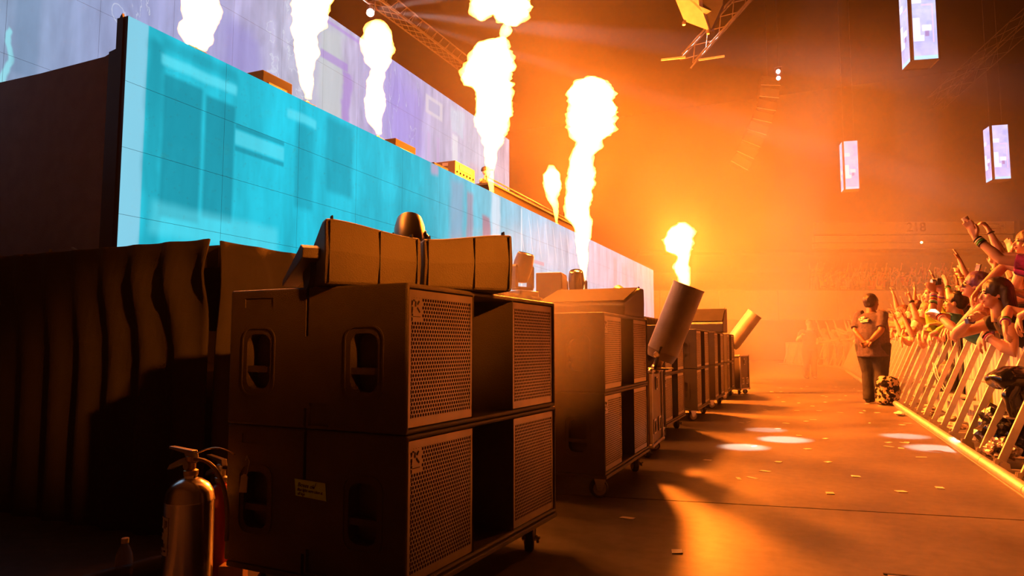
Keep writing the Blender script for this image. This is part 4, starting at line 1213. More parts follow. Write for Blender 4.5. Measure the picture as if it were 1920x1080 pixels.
    for q, fo in ((1, ft[0]), (-1, ft[1])):
        hip = pel + S * (q * 0.095 * s * (1 + (belly - 1) * 0.25)) - UPV * 0.04 * s
        an = Vector((fo[0], fo[1], 0.085 * s)) + S * (q * LG)
        kn = hip.lerp(an, 0.5) + B * 0.03 * s
        body.tube([hip, hip.lerp(kn, 0.5), kn, kn.lerp(an, 0.35), an], [0.09 * s * bulk, 0.078 * s * bulk, 0.056 * s * bulk, 0.056 * s * bulk, 0.038 * s], 12)
        tr.tube([hip + UPV * 0.06 * s, hip.lerp(kn, 0.4), kn, kn.lerp(an, 0.5), an - UPV * 0.03 * s], [0.115 * s * belly, 0.105 * s * bulk * (1 + (belly - 1) * 0.22), 0.082 * s * bulk, 0.076 * s * bulk, 0.072 * s * bulk], 14)
        shoe = MB(); shoes.append(shoe)
        shoe.tube([an - B * 0.05 * s - UPV * 0.035 * s, an + B * 0.03 * s - UPV * 0.03 * s, an + B * 0.13 * s - UPV * 0.045 * s, an + B * 0.18 * s - UPV * 0.05 * s], [0.048 * s, 0.05 * s, 0.046 * s, 0.03 * s], 12, [0.95, 0.9, 0.7, 0.6], nrm=(0, 0, 1))
    tr.tube([pel + sd * 0.10 * s, pel, pel - sd * 0.09 * s], [(rr[0] + 0.012), (rr[0] + 0.014), 0.12 * s * belly], 16, [0.72, 0.74, 0.8], nrm=B)
    out = []
    wr_ = lambda c: 0.004 * noise.noise(c * 16) + 0.006 * noise.noise(c * 7)
    out.append(('body', remesh(body, 'body', vox, sp['skin'], 2)))
    out.append(('shirt', remesh(shirt, 'shirt', max(0.014, vox), sp['shirt'], 3, wr_)))
    out.append(('trousers', remesh(tr, 'trousers', 0.018, sp.get('trousers', CL['denim']), 3, wr_)))
    if hair.v: out.append(('hair', remesh(hair, 'hair', 0.011, sp['hair'], 2, lambda c: 0.006 * noise.noise(Vector((c.x * 60, c.y * 60, c.z * 12))))))
    for sh_ in shoes: out.append(('shoe', remesh(sh_, 'shoe', 0.014, M['rubber'], 1)))
    for q in (-1, 1):
        out.append(('eye', eyes[q].mesh('eye', EYE, 'all'))); out.append(('eyebrow', brow[q].mesh('eyebrow', sp.get('hair') or HAIR['black'], 'all')))
    out.append(('lips', lips.mesh('lips', LIP, 'all')))
    if sp.get('smile'):
        te = MB(); te.tube([hp(0.089, -0.02, -0.057), hp(0.1005, 0, -0.064), hp(0.089, 0.02, -0.057)], [0.002 * s, 0.0045 * s, 0.002 * s], 6); out.append(('teeth', te.mesh('teeth', TEETH, 'all')))
    sp['extras'] = extras
    return out

def make_person(loc, sp, label, group=None):
    r = tag(empty('person', loc), label, 'person', group)
    pt = person_parts(sp)
    for k, me in pt: put(k, me, r)
    for nm, me in sp['extras']: put(nm, me, r)
    return r

# ---- front-row figures leaning over the rail nearest to the camera
def V3(*a): return Vector(a)
def held(name, loc, rot, mbs, label, cat):
    r = tag(empty(name, loc, rot=rot), label, cat)
    for nm, mb, m, bev in mbs: mb.build(nm, m, r, bevel=bev)
    return r
NEAR = [
 dict(loc=(2.12, 7.587, 0), head=(-0.523, -0.05, 1.471), face=(-1, -0.12, 0), s=1.12, skin=SKIN[0], hair=HAIR['black'], hairstyle='long', shirt=CL['black'], sleeve=0.15, smile=True, vox=0.0095, nod=0.0,
      arms=[dict(t=(-0.661, -0.239, 1.095), pose='droop', side=1, beads=['black', 'pink', 'white'], pole=(0.3, -0.4, -0.4)), dict(t=(-0.70, 0.02, 1.25), pose='relaxed', side=-1, watch=True, pole=(0.2, 0.6, -0.3))],
      label='smiling dark-haired woman in black leaning over the rail, wearing a blue wristwatch'),
 dict(loc=(2.12, 7.048, 0), head=(-0.257, -0.05, 1.443), face=(-1, 0.1, 0), s=1.08, skin=SKIN[0], hair=HAIR['brown'], hairstyle='long', shirt=CL['grey'], sleeve=0.2, vox=0.0095,
      arms=[dict(t=(-0.524, -0.316, 1.242), pose='droop', side=1, pole=(0.4, -0.3, 0.2)), dict(t=(-0.56, 0.03, 1.195), pose='droop', side=-1, beads=['purple', 'green', 'black'], pole=(0.4, 0.3, 0.1))],
      label='person at the right edge with both hands hanging over the rail, purple bracelet'),
 dict(loc=(2.1, 7.475, 0), head=(-0.162, -0.05, 1.916), face=(-1, 0.2, 0), s=1.12, skin=SKIN[1], hair=HAIR['brown'], hairstyle='short', shirt=CL['tiedye'], sleeve=0.7, vox=0.0095,
      arms=[dict(t=(-0.64, -0.02, 1.99), pose='open', side=1, beads=['black', 'white', 'green', 'black'], pole=(0.2, -0.4, -1), hd=(-0.35, -0.12, 1), pn=(-1, -0.7, 0)), dict(t=(-0.557, 0.359, 1.555), pose='droop', side=-1, pole=(0.1, 0.4, 1), hd=(-0.6, 0, -0.8))],
      label='tall person in a black and magenta tie-dye shirt flinging a braceleted arm high'),
 dict(loc=(2.15, 8.335, 0), head=(-0.563, -0.05, 1.61), face=(-1, 0.05, 0), s=1.1, skin=SKIN[0], hair=HAIR['purple'], hairstyle='wavy', shirt=CL['orange'], sleeve=0.0, vox=0.0095, nod=-0.25,
      arms=[dict(t=(-0.90, -0.10, 1.309), pose='fist', side=1, beads=['black', 'red', 'white'], pole=(0.2, -0.6, -0.5)), dict(t=(-0.76, 0.08, 1.2), pose='droop', side=-1, pole=(0.3, 0.6, 0))],
      label='woman with blond and purple hair leaning over the rail with a braceleted fist'),
 dict(loc=(2.5, 8.872, 0), head=(-0.327, -0.05, 2.096), face=(-1, -0.1, 0), s=1.05, skin=SKIN[0], hair=HAIR['brown'], hairstyle='long', shirt=CL['white'], sleeve=0.3,
      arms=[dict(t=(-0.667, -0.154, 2.224), pose='hold', side=1, beads=['black'], pole=(0, 0, -1), hd=(-0.5, -0.1, 0.9)), dict(t=(-0.65, 0.15, 1.66), pose='relaxed', side=-1)],
      label='raised woman at the right edge pointing a slim arm above the tie-dye shirt'),
 dict(loc=(2.6, 9.825, 0), head=(-0.335, -0.05, 1.681), face=(-1, 0, 0), s=1.08, skin=SKIN[0], hair=HAIR['black'], hairstyle='short', shirt=CL['black'],
      arms=[dict(t=(-0.396, -0.235, 2.12), pose='open', side=1, beads=['yellow', 'yellow'], pole=(0.3, -0.5, -0.5), hd=(-0.1, 0, 1), pn=(-1, -0.5, 0)), dict(t=(-0.505, 0.0, 1.93), pose='rock', side=-1, beads=['green'], pole=(0, 0.6, -0.5), hd=(-0.15, 0, 1), pn=(-1, -0.4, 0))],
      label='person behind the tie-dye shirt raising a yellow-banded palm and a horned-fingers hand'),
 dict(loc=(2.15, 9.445, 0), head=(-0.549, -0.05, 1.498), face=(-1, 0.3, 0), s=1.08, skin=SKIN[1], hair=HAIR['black'], hairstyle='short', shirt=CL['teal'], sleeve=0.4,
      arms=[dict(t=(-0.80, -0.28, 1.60), pose='hold', side=1, beads=['white', 'pink', 'blue', 'yellow', 'red', 'white', 'green', 'black'], pole=(-0.3, -0.6, -1), hd=(-0.1, 0.1, 1), pn=(-0.6, 1, 0)), dict(t=(-0.70, -0.12, 1.60), pose='hold', side=-1, beads=['white', 'purple', 'yellow'], pole=(-0.2, 0.4, -1), hd=(-0.1, -0.1, 1), pn=(-0.6, -1, 0))],
      label='dark-haired person lifting a small camera with forearms full of bead bracelets'),
 dict(loc=(2.5, 10.671, 0), head=(-0.568, -0.05, 1.616), face=(-1, 0.1, 0), s=1.05, skin=SKIN[0], hair=HAIR['brown'], hairstyle='short', shirt=CL['navy'],
      arms=[dict(t=(-0.60, 0.05, 1.93), pose='fist', side=-1, beads=['yellow'], pole=(0.3, 0.5, -0.6)), dict(t=(-0.80, -0.2, 1.77), pose='open', side=1, beads=['black', 'green'], pole=(0.1, -0.5, -0.7), hd=(-0.2, 0, 1), pn=(-1, -0.3, 0))],
      label='person in navy behind the bead bracelets with a raised fist and an open palm'),
 dict(loc=(2.15, 11.181, 0), head=(-0.535, -0.05, 1.709), face=(-1, -0.15, 0), s=1.05, skin=SKIN[0], hair=HAIR['brown'], hairstyle='short', shirt=CL['green'], sleeve=1.7,
      arms=[dict(t=(-0.62, -0.42, 1.15), pose='droop', side=1, pole=(0.3, -0.4, -0.2)), dict(t=(-0.66, -0.1, 1.19), pose='droop', side=-1, pole=(0.3, 0.5, 0))],
      label='brown-haired man in lime sleeves resting both arms on the barrier rail'),
 dict(loc=(2.2, 11.866, 0), head=(-0.558, -0.05, 1.524), face=(-1, 0.1, 0), s=1.05, skin=SKIN[0], hair=HAIR['blond'], hairstyle='long', shirt=CL['pink'], sleeve=0.3,
      arms=[dict(t=(-0.80, -0.40, 1.66), pose='point', side=1, beads=['black', 'black'], pole=(0, -0.5, -1)), dict(t=(-0.689, -0.1, 1.15), pose='droop', side=-1)],
      label='blond person in pink stretching a black-banded arm out beside the lime sleeves'),
 dict(loc=(2.15, 13.055, 0), head=(-0.534, -0.05, 1.554), face=(-1, 0.1, 0), s=1.05, skin=SKIN[0], hair=HAIR['brown'], hairstyle='bun', shirt=CL['white'], sleeve=0.5,
      arms=[dict(t=(-0.712, -0.45, 1.424), pose='open', side=1), dict(t=(-0.73, -0.1, 1.12), pose='droop', side=-1, beads=['yellow'])],
      label='person in white with hair in a bun reaching an open hand into the pit'),
 dict(loc=(2.6, 14.113, 0), head=(-0.60, -0.05, 1.72), face=(-1, 0, 0), s=1.05, skin=SKIN[1], hair=HAIR['black'], hairstyle='short', shirt=CL['red'], sleeve=0.6,
      arms=[dict(t=(-0.85, -0.45, 1.55), pose='relaxed', side=1), dict(t=(-0.80, 0.1, 1.95), pose='open', side=-1)],
      label='person in a bright red shirt in the second row with one hand up'),
 dict(loc=(2.15, 14.813, 0), head=(-0.5, -0.05, 1.622), face=(-1, 0.1, 0), s=1.05, skin=SKIN[0], hair=HAIR['brown'], hairstyle='long', shirt=CL['orange'], sleeve=0.2,
      arms=[dict(t=(-0.663, -0.45, 1.466), pose='open', side=1), dict(t=(-0.63, -0.1, 1.95), pose='open', side=-1, hd=(-0.3, 0, 1))],
      label='long-haired person in orange in the front row just left of the red shirt'),
]
for sp in NEAR:
    lb = sp.pop('label'); loc = sp.pop('loc')
    make_person(loc, sp, lb)
# things in raised hands
def block(w, d, h): return MB().box(-w / 2, w / 2, -d / 2, d / 2, -h / 2, h / 2)
cm = NEAR[6]['arms'][0]; cp = Vector((2.15, 9.445, 0)) + (cm['wrist'] + NEAR[6]['arms'][1]['wrist']) / 2 + Vector((0, 0, 0.14))
held('compact_camera', cp, (0, 0, 0.3), [('body', block(0.045, 0.12, 0.075), M['black'], 0.006), ('lens_ring', MB().lathe([(0.032, -0.06), (0.032, -0.02)], 16, axis='x'), M['zinc'], 0), ('flash', MB().box(-0.026, -0.02, 0.03, 0.05, 0.012, 0.03), M['paper'], 0)],
     'small black compact camera held up by the person with bead bracelets', 'camera')
fl_ = MB().prism([(-0.09, 0.0), (-0.0, 0.0), (0.0, 0.06), (-0.09, 0.06)], 'x', -0.004, 0.0)
held('pocket_phone', Vector((2.5, 8.872, 0)) + NEAR[4]['arms'][0]['wrist'] + Vector((-0.13, 0.02, -0.42)), (0.1, 0.25, 0.4), [('body', block(0.012, 0.075, 0.15), M['black'], 0.004), ('screen_glass', MB().box(-0.0075, -0.006, -0.034, 0.034, -0.07, 0.07), M['lens'], 0)],
     'black mobile phone held up beside the tie-dye shirt', 'phone')
ph = NEAR[2]['arms'][0]
held('paper_cup', Vector((2.1, 7.475, 0)) + ph['wrist'] + Vector((-0.06, 0.03, 0.17)), (0.1, -0.5, 0), [('cup', MB().lathe([(0.022, -0.045), (0.030, 0.045), (0.027, 0.045), (0.02, -0.04)], 18), M['paper'], 0)],
     'pale cup gripped in the highest raised hand', 'cup')
gl = MB(); 
for q in (-1, 1): gl.ball((0, q * 0.033, 0), (0.008, 0.028, 0.022), 12, 8)
gl.bar((0.0, -0.012, 0.005), (0.0, 0.012, 0.005), 0.006, 0.006); gl.bar((0, 0.06, 0.005), (0.11, 0.078, 0.0), 0.005, 0.005); gl.bar((0, -0.06, 0.005), (0.11, -0.078, 0.0), 0.005, 0.005)
h4 = Vector((2.15, 8.335, 0)) + Vector((-0.563, -0.05, 1.61))
sg = gl.build('sunglasses', M['black'], None, tuple(h4 + Vector((-0.115, 0, 0.01))), (0, 0, -0.05), smooth=True)
tag(sg, 'white-rimmed dark sunglasses worn by the woman with purple hair', 'sunglasses')

# ---- figures repeated further along the barrier
PROTO_SP = [
 ('reaching both arms over the rail', dict(head=(-0.36, 0, 1.58), arms=[dict(t=(-0.85, 0.05, 1.22), pose='droop', side=1), dict(t=(-0.80, -0.1, 1.25), pose='droop', side=-1)], hairstyle='long')),
 ('with one arm raised high', dict(head=(-0.28, 0, 1.63), arms=[dict(t=(-0.48, -0.2, 2.1), pose='open', side=1, hd=(-0.3, -0.1, 1)), dict(t=(-0.72, 0.05, 1.2), pose='relaxed', side=-1)], hairstyle='short')),
 ('with both arms stretched out', dict(head=(-0.32, 0, 1.60), arms=[dict(t=(-0.84, -0.2, 1.52), pose='open', side=1), dict(t=(-0.80, 0.25, 1.62), pose='open', side=-1)], hairstyle='short')),
 ('with hands cupped to the mouth', dict(head=(-0.25, 0, 1.60), arms=[dict(t=(-0.42, -0.08, 1.47), pose='hold', side=1, hd=(-0.2, 0.3, 1)), dict(t=(-0.42, 0.09, 1.47), pose='hold', side=-1, hd=(-0.2, -0.3, 1))], hairstyle='wavy')),
 ('with both arms in the air', dict(head=(-0.15, 0, 1.62), arms=[dict(t=(-0.32, -0.34, 2.08), pose='open', side=1, hd=(-0.2, -0.2, 1)), dict(t=(-0.28, 0.36, 2.05), pose='fist', side=-1, hd=(-0.1, 0.2, 1))], hairstyle='short')),
 ('leaning out with a pointing hand', dict(head=(-0.38, 0, 1.56), arms=[dict(t=(-0.80, -0.35, 1.50), pose='point', side=1), dict(t=(-0.75, 0.1, 1.2), pose='droop', side=-1)], hairstyle='bun')),
]
PROTO = []
for nm, sp in PROTO_SP:
    sp.update(skin=SKIN[0], hair=HAIR['brown'], shirt=CL['grey'], face=(-1, 0.05, 0), vox=0.0125, fr=1.12, sleeve=0.5)
    PROTO.append((nm, person_parts(sp)))
SHC = ['white', 'black', 'red', 'orange', 'grey', 'pink', 'teal', 'yellow', 'navy', 'tiedye']
HRC = ['brown', 'black', 'blond']
def crowd(k, x, y, rz, sc, shirt, hairc, skin, label, group):
    nm, pt = PROTO[k]
    r = tag(empty('person', (x, y, 0), rz), label, 'person', group); r.scale = (sc, sc, sc)
    for nmp, me in pt:
        if nmp in ('lips', 'eyebrow') and x > 2.4: continue
        o = put(nmp, me, r)
        mm = {'body': skin, 'shirt': CL[shirt], 'hair': HAIR[hairc]}.get(nmp)
        if mm:
            o.material_slots[0].link = 'OBJECT'; o.material_slots[0].material = mm
    return r
rnd = random.Random(5)
for row, (x, y0, n, step) in enumerate(((2.18, 15.35, 16, 0.62), (2.72, 6.9, 22, 0.78), (3.35, 9.0, 18, 0.98), (2.44, 9.9, 12, 0.66))):
    y = y0
    for i in range(n):
        k = rnd.choice([0, 2, 5, 0, 3, 1]) if row in (0, 3) else rnd.choice([1, 4, 2, 3, 1, 4])
        shn = SHC[(i * 3 + row * 4 + rnd.randint(0, 1)) % len(SHC)]; hc = rnd.choice(HRC)
        lb = '%s-haired person in %s %s, %s row, %s from the camera' % (hc, 'tie-dye' if shn == 'tiedye' else shn, PROTO[k][0], ('front', 'second', 'third', 'squeezed-in')[row], ORD[i])
        crowd(k, x + rnd.uniform(-.06, .08), y, rnd.uniform(-0.3, 0.25), rnd.uniform(0.96, 1.09), shn, hc, rnd.choice(SKIN[:2] if rnd.random() < .8 else SKIN), lb, 'crowd pressed behind the barrier')
        y += step * rnd.uniform(0.85, 1.15)
# a few in the far bend, nearly lost in smoke
for i in range(8):
    a = i / 7
    crowd(rnd.choice([1, 2, 4]), 1.9 - 1.6 * a * a + 0.2, 29.5 + 7 * a, -0.5 * a, rnd.uniform(0.98, 1.06), SHC[i], HRC[i % 3], SKIN[0],
          'smoke-veiled person behind the far barrier bend, %s along it' % ORD[i], 'crowd pressed behind the barrier')

# ---- standing spectators in the far stand
FAR = []
for k in range(3):
    sp = dict(PROTO_SP[(4, 1, 2)[k]][1]); sp['head'] = (-0.05, 0, 1.6); sp.update(vox=0.024, fr=1.6)
    sp['arms'] = [dict(a) for a in sp['arms']]
    FAR.append(dict((k, m) for k, m in person_parts(sp) if k in ('body', 'shirt', 'trousers')))
for row in range(4):
    l = 21.6 + rnd.uniform(0, .4)
    while l < 33.8:
        pt = FAR[rnd.randint(0, 2)]
        p = hall(l, 47.12 + 0.85 * row, 3.7 + 0.42 * row)
        r = tag(empty('person', p, PSI + pi / 2 + rnd.uniform(-.3, .3)), 'tiny hazy spectator standing in the far stand below section number 218', 'person', 'spectators in the far stand')
        for nmp in ('body', 'shirt', 'trousers'):
            o = put(nmp, pt[nmp], r)
            if nmp == 'shirt':
                o.material_slots[0].link = 'OBJECT'; o.material_slots[0].material = CL[rnd.choice(SHC)]
        l += rnd.uniform(0.5, 1.1)

# ---- security guard standing in the pit, hands clasped behind his back
gB = Vector((0.45, 0.89, 0)).normalized(); gS = Vector((0, 0, 1)).cross(gB)
gsp = dict(head=tuple(gB * 0.02 + Vector((0, 0, 1.745))), face=(0.75, 0.66, 0), body=tuple(gB), s=1.07, headsize=1.16, necklen=0.15, shw=0.145, bulk=1.25, belly=1.5, trunk=[0.235, 0.245, 0.245, 0.235, 0.2, 0.085], hem=0.15, skin=SKIN[2], hair=HAIR['black'], hairstyle='short', shirt=CL['polo'], trousers=CL['black'],
           sleeve=0.86, vox=0.011, stance=0.10, nod=0.0,
           arms=[dict(t=tuple(gB * -0.25 + gS * 0.035 + Vector((0, 0, 1.06))), pose='relaxed', side=1, pole=tuple(gS * 0.5 - gB * 0.3 - Vector((0, 0, 0.5))), hd=tuple(-gS - gB * 0.2 - Vector((0, 0, 0.35))), pn=tuple(gB * -1), th=-1),
                 dict(t=tuple(gB * -0.27 - gS * 0.05 + Vector((0, 0, 1.05))), pose='hold', side=-1, pole=tuple(gS * -0.5 - gB * 0.3 - Vector((0, 0, 0.5))), hd=tuple(gS * 0.6 - gB * 0.3 - Vector((0, 0, 0.45))), pn=tuple(gB * -1), th=-1)])
guard = make_person((1.03, 13.45, 0), gsp, 'heavy-set guard in a plum polo and black trousers, back turned, hands clasped behind')
# white print on his upper back: small slanted emblem of two short lines
pr = MB()
def bk(l, z): return gB * -(0.195 + 0.02 * (1 - abs(l) * 3)) * 1.0 + gS * l + Vector((0, 0, z))
for (l0, l1, z0, z1) in ((0.085, 0.02, 1.485, 1.50), (0.085, 0.02, 1.465, 1.478), (0.125, 0.10, 1.455, 1.472), (0.12, 0.055, 1.44, 1.452), (0.05, -0.045, 1.44, 1.455), (0.1, -0.035, 1.42, 1.432), (0.095, -0.03, 1.402, 1.412)):
    a = bk(l0, z0); b = bk(l1, z1)
    pr.bar(a, b, 0.05, 0.011)
pr.build('shirt_print', mat('white_print', (0.85, 0.8, 0.7), 0.7), guard)

# second, smoke-veiled worker further down the pit
wsp = dict(head=(0.02, 0, 1.66), face=(0.3, -1, 0), s=1.05, bulk=1.1, belly=1.15, skin=SKIN[0], hair=HAIR['brown'], hairstyle='short', shirt=CL['navy'], trousers=CL['black'], sleeve=0.6, vox=0.014,
           arms=[dict(t=(0.25, -0.25, 1.1), side=1), dict(t=(-0.2, -0.3, 1.3), side=-1, pose='hold')])
make_person((0.02, 22.6, 0), wsp, 'smoke-veiled worker in dark clothes standing in the middle of the pit')

# performer behind the desk on the riser
dsp = dict(head=(0.12, 0, 1.52), face=(1, -0.1, 0), s=0.98, skin=SKIN[0], hair=HAIR['black'], hairstyle='bald', shirt=CL['black'], trousers=CL['black'], sleeve=0.6, vox=0.014,
           arms=[dict(t=(0.5, -0.15, 1.05), side=1), dict(t=(0.5, 0.2, 1.05), side=-1)])
dj = make_person((-6.75, 13.85, 3.42), dsp, 'performer in a black cap and black top behind the desk on the riser')
cap = MB(); cap.lathe([(0.108, 0.0), (0.108, 0.03), (0.09, 0.075), (0.04, 0.10), (0.002, 0.104)], 18, (0.10, 0, 1.565)); cap.prism([(0.18, -0.07), (0.27, -0.05), (0.285, 0), (0.27, 0.05), (0.18, 0.07)], 'z', 1.57, 1.582)
cap.build('cap', M['black'], dj, smooth=True)

# ================================================================== EQUIPMENT ON THE RISER
def gear_box(y0, y1, h, x0, x1, label, knobs=0, z=3.42, m=None, lift=0.0):
    r = tag(empty('equipment_box', ((x0 + x1) / 2, (y0 + y1) / 2, z)), label, 'equipment')
    hx = (x1 - x0) / 2; hy = (y1 - y0) / 2
    MB().box(-hx, hx, -hy, hy, lift, h).build('case', m or M['gear'], r, bevel=0.01)
    if lift:
        for sx in (-1, 1):
            for sy in (-1, 1): MB().box(sx * hx * .8 - .02, sx * hx * .8 + .02, sy * hy * .8 - .02, sy * hy * .8 + .02, 0, lift).build('leg', M['black'], r)
    MB().box(hx, hx + 0.008, -hy * .6, hy * .6, lift + (h - lift) * .55, lift + (h - lift) * .85).build('front_plate', M['caselam'], r)
    MB().box(-hx * .3, hx * .3, -hy - 0.008, -hy, lift + (h - lift) * .7, lift + (h - lift) * .9).build('side_label', M['brass'], r)
    for k in range(knobs):
        MB().lathe([(0.018, 0), (0.02, 0.02), (0.012, 0.025)], 10, (hx, -hy * .8 + 1.6 * hy * k / max(1, knobs - 1), lift + (h - lift) * .35), axis='x').build('knob', M['black'], r, smooth=True)
    return r
gear_box(5.95, 6.45, 0.80, -6.05, -5.75, 'dark flame machine box on the riser edge left of the second flame', 0)
gear_box(8.75, 9.35, 0.78, -6.1, -5.75, 'dark box with a pale plate on the riser edge right of the third flame', 3)
gear_box(9.95, 10.45, 0.70, -6.1, -5.75, 'low dark box on the riser edge, second left of the broad flame', 0)
gear_box(10.7, 11.5, 0.92, -6.15, -5.75, 'amber-lit rack with knobs on the riser edge left of the broad flame', 6, lift=0.62, m=mat('amber_rack', (0.06, 0.045, 0.025), 0.5))
gear_box(10.6, 11.9, 0.60, -6.25, -5.72, 'dark table under the amber-lit rack on the riser', 0, lift=0.5)
dk = tag(empty('performer_desk', (-5.95, 12.2, 3.42)), 'long dark desk with a rail running along the riser edge before the performer', 'desk')
MB().box(-0.25, 0.2, 0.0, 5.4, 0.0, 0.80).build('body', M['gear'], dk)
MB().box(-0.3, 0.25, -0.03, 5.43, 0.80, 0.84).build('top', M['black'], dk)
mb = MB(); mb.tube([(0.1, 0.0, 0.98), (0.1, 5.4, 0.98)], 0.015, 8)
mb.build('rail', M['black'], dk, smooth=True)
for k in range(6): MB().tube([(0.1, 0.02 + 1.07 * k, 0.84), (0.1, 0.02 + 1.07 * k, 0.98)], 0.012, 6).build('rail_post', M['black'], dk)
for k, y in enumerate((4.83, 6.51, 8.02, 11.83, 15.71)):
    r = tag(empty('flame_projector', (-5.55, y, 3.9)), 'small flame projector on the video wall under the %s flame from the left' % ['first', 'second', 'third', 'fourth', 'sixth'][k], 'flame projector', 'flame projectors')
    MB().box(-0.09, 0.03, -0.11, 0.11, 0.0, 0.07).build('housing', M['black'], r, bevel=0.006)
    MB().lathe([(0.02, 0.07), (0.028, 0.085), (0.02, 0.1)], 12, (-0.02, 0, 0)).build('nozzle', M['zinc'], r, smooth=True)
for k, (y, b) in enumerate(((12.75, 1.54), (24.81, 1.54))):
    r = tag(empty('flame_projector', (-4.0, y, b)), 'flame projector on the stage deck under the %s' % ('largest flame', 'farthest flame')[k], 'flame projector', 'flame projectors')
    MB().box(-0.16, 0.16, -0.16, 0.16, 0.0, 0.06 + .1 * k).build('housing', M['black'], r, bevel=0.006)
    MB().lathe([(0.03, 0.06 + .1 * k), (0.04, 0.075 + .1 * k), (0.02, 0.08 + .1 * k)], 12).build('nozzle', M['zinc'], r, smooth=True)

# ================================================================== RIG OVERHEAD
def truss(name, a, b, w, label, bays=None):
    a = Vector(a); b = Vector(b); d = (b - a).normalized(); L = (b - a).length
    r = tag(empty(name, a), label, 'truss')
    u = Vector((0, 0, 1)); 
    if abs(d.z) > .9: u = Vector((1, 0, 0))
    s = d.cross(u).normalized(); u = s.cross(d)
    n = bays or max(3, int(L / (w * 1.3)))
    ch = [s * (i * w / 2) + u * (j * w / 2) for i, j in ((-1, -1), (1, -1), (1, 1), (-1, 1))]
    for c in ch: MB().tube([c, c + d * L], 0.028, 6).build('chord', M['truss'], r, smooth=True)
    lat = MB()
    for k in range(n):
        for i in range(4):
            p = ch[i] + d * (L * k / n); q = ch[(i + 1) % 4] + d * (L * (k + 1) / n)
            lat.tube([p, q], 0.014, 5)
    lat.build('lacing', M['truss'], r)
    return r
truss('lighting_truss', (-13.2, 17.5, 12.9), (-14.4, 33, 14.3), 0.5, 'long lighting truss high behind the stage')
truss('lighting_truss', (-1.2, 20.4, 11.4), (-3.0, 19.8, 9.3), 0.4, 'short slanting truss under the bright angular pod')
truss('roof_truss', (14.2, 45.0, 21.2), (8.4, 52.6, 17.3), 0.9, 'slanting roof truss in the dark upper right corner')
truss('lighting_truss', (3.2, 20.2, 11.6), (7.5, 22.0, 11.9), 0.4, 'level lighting truss above the crowd carrying added amber fill lamps')
for (a, b, lab) in (((-3.68, 19.51, 9.34), (-3.03, 19.79, 9.42), 'thin pale batten left under the slanting truss'), ((-2.67, 19.95, 9.34), (-1.98, 20.24, 9.45), 'thin pale batten right under the slanting truss')):
    mb = MB(); mb.bar(a, b, 0.05, 0.05); tag(mb.build('batten', M['alu']), lab, 'batten')
pod = tag(empty('scenic_pod', (-2.4, 17.8, 9.2)), 'bright angular panel pod hanging at the top of the picture', 'panel')
q = [Vector(p) for p in ((-0.55, -0.2, 1.0), (-0.32, -0.08, 0.32), (0.28, 0.2, 0.07), (0.14, 0.12, 0.55), (0.30, 0.2, 0.62), (0.05, 0.1, 0.75), (0.02, 0.08, 1.2), (-0.5, -0.18, 1.25))]
mb = MB(); n = len(q); dv = Vector((0.12, 0.3, 0.05))
mb.add(q + [p + dv for p in q], [tuple(range(n)), tuple(range(2 * n - 1, n - 1, -1))] + [(k, (k + 1) % n, n + (k + 1) % n, n + k) for k in range(n)])
mb.build('pale_panel', M['concrete_w'], pod)
mb = MB(); mb.prism([(0.30, 0.1), (0.62, 0.75), (0.72, 1.3), (0.12, 1.3), (0.10, 0.8)], 'y', 0.28, 0.5); mb.build('dark_panel', M['black'], pod)
for p in ((-0.33, -0.1, 0.27), (0.25, 0.16, 0.03), (0.0, 0.05, 1.0)):
    MB().lathe([(0.04, -0.06), (0.05, 0.0), (0.03, 0.05)], 12, p).build('lamp_can', M['zinc'], pod, smooth=True)
mb = MB(); mb.tube([(0, 0.2, 1.3), (0, 0.2, 14.6)], 0.012, 6); mb.build('suspension_cable', M['cable'], pod)

la = tag(empty('line_array', (-1.55, 38.4, 15.2)), 'curved hanging line array of slim speakers lost in orange haze', 'speaker')
pts = [(-1.53, 38.41, 15.03), (-1.62, 38.41, 14.39), (-1.76, 38.4, 13.74), (-1.97, 38.37, 13.13), (-2.23, 38.33, 12.53), (-2.51, 38.28, 11.92), (-2.8, 38.23, 11.31), (-3.1, 38.16, 10.74)]
for k, p in enumerate(pts):
    o = MB().prism([(-0.5, -0.27), (0.5, -0.22), (0.5, 0.22), (-0.5, 0.27)], 'y', -0.6, 0.0).build('array_box', M['gear'], la, Vector(p) - Vector((-1.55, 38.4, 15.2)), (0, radians(4 + 4 * k), 0.3), bevel=0.01)
    MB().box(-0.42, 0.42, -0.612, -0.603, -0.2, 0.2).build('front_grille', M['drape'], o)
    MB().box(-0.5, 0.5, -0.63, -0.60, -0.25, -0.225).build('rigging_bar', M['alu'], o)
mb = MB(); mb.tube([(0, -0.3, 0.1), (0, -0.3, 8.7)], 0.02, 6); mb.build('suspension_cable', M['cable'], la)

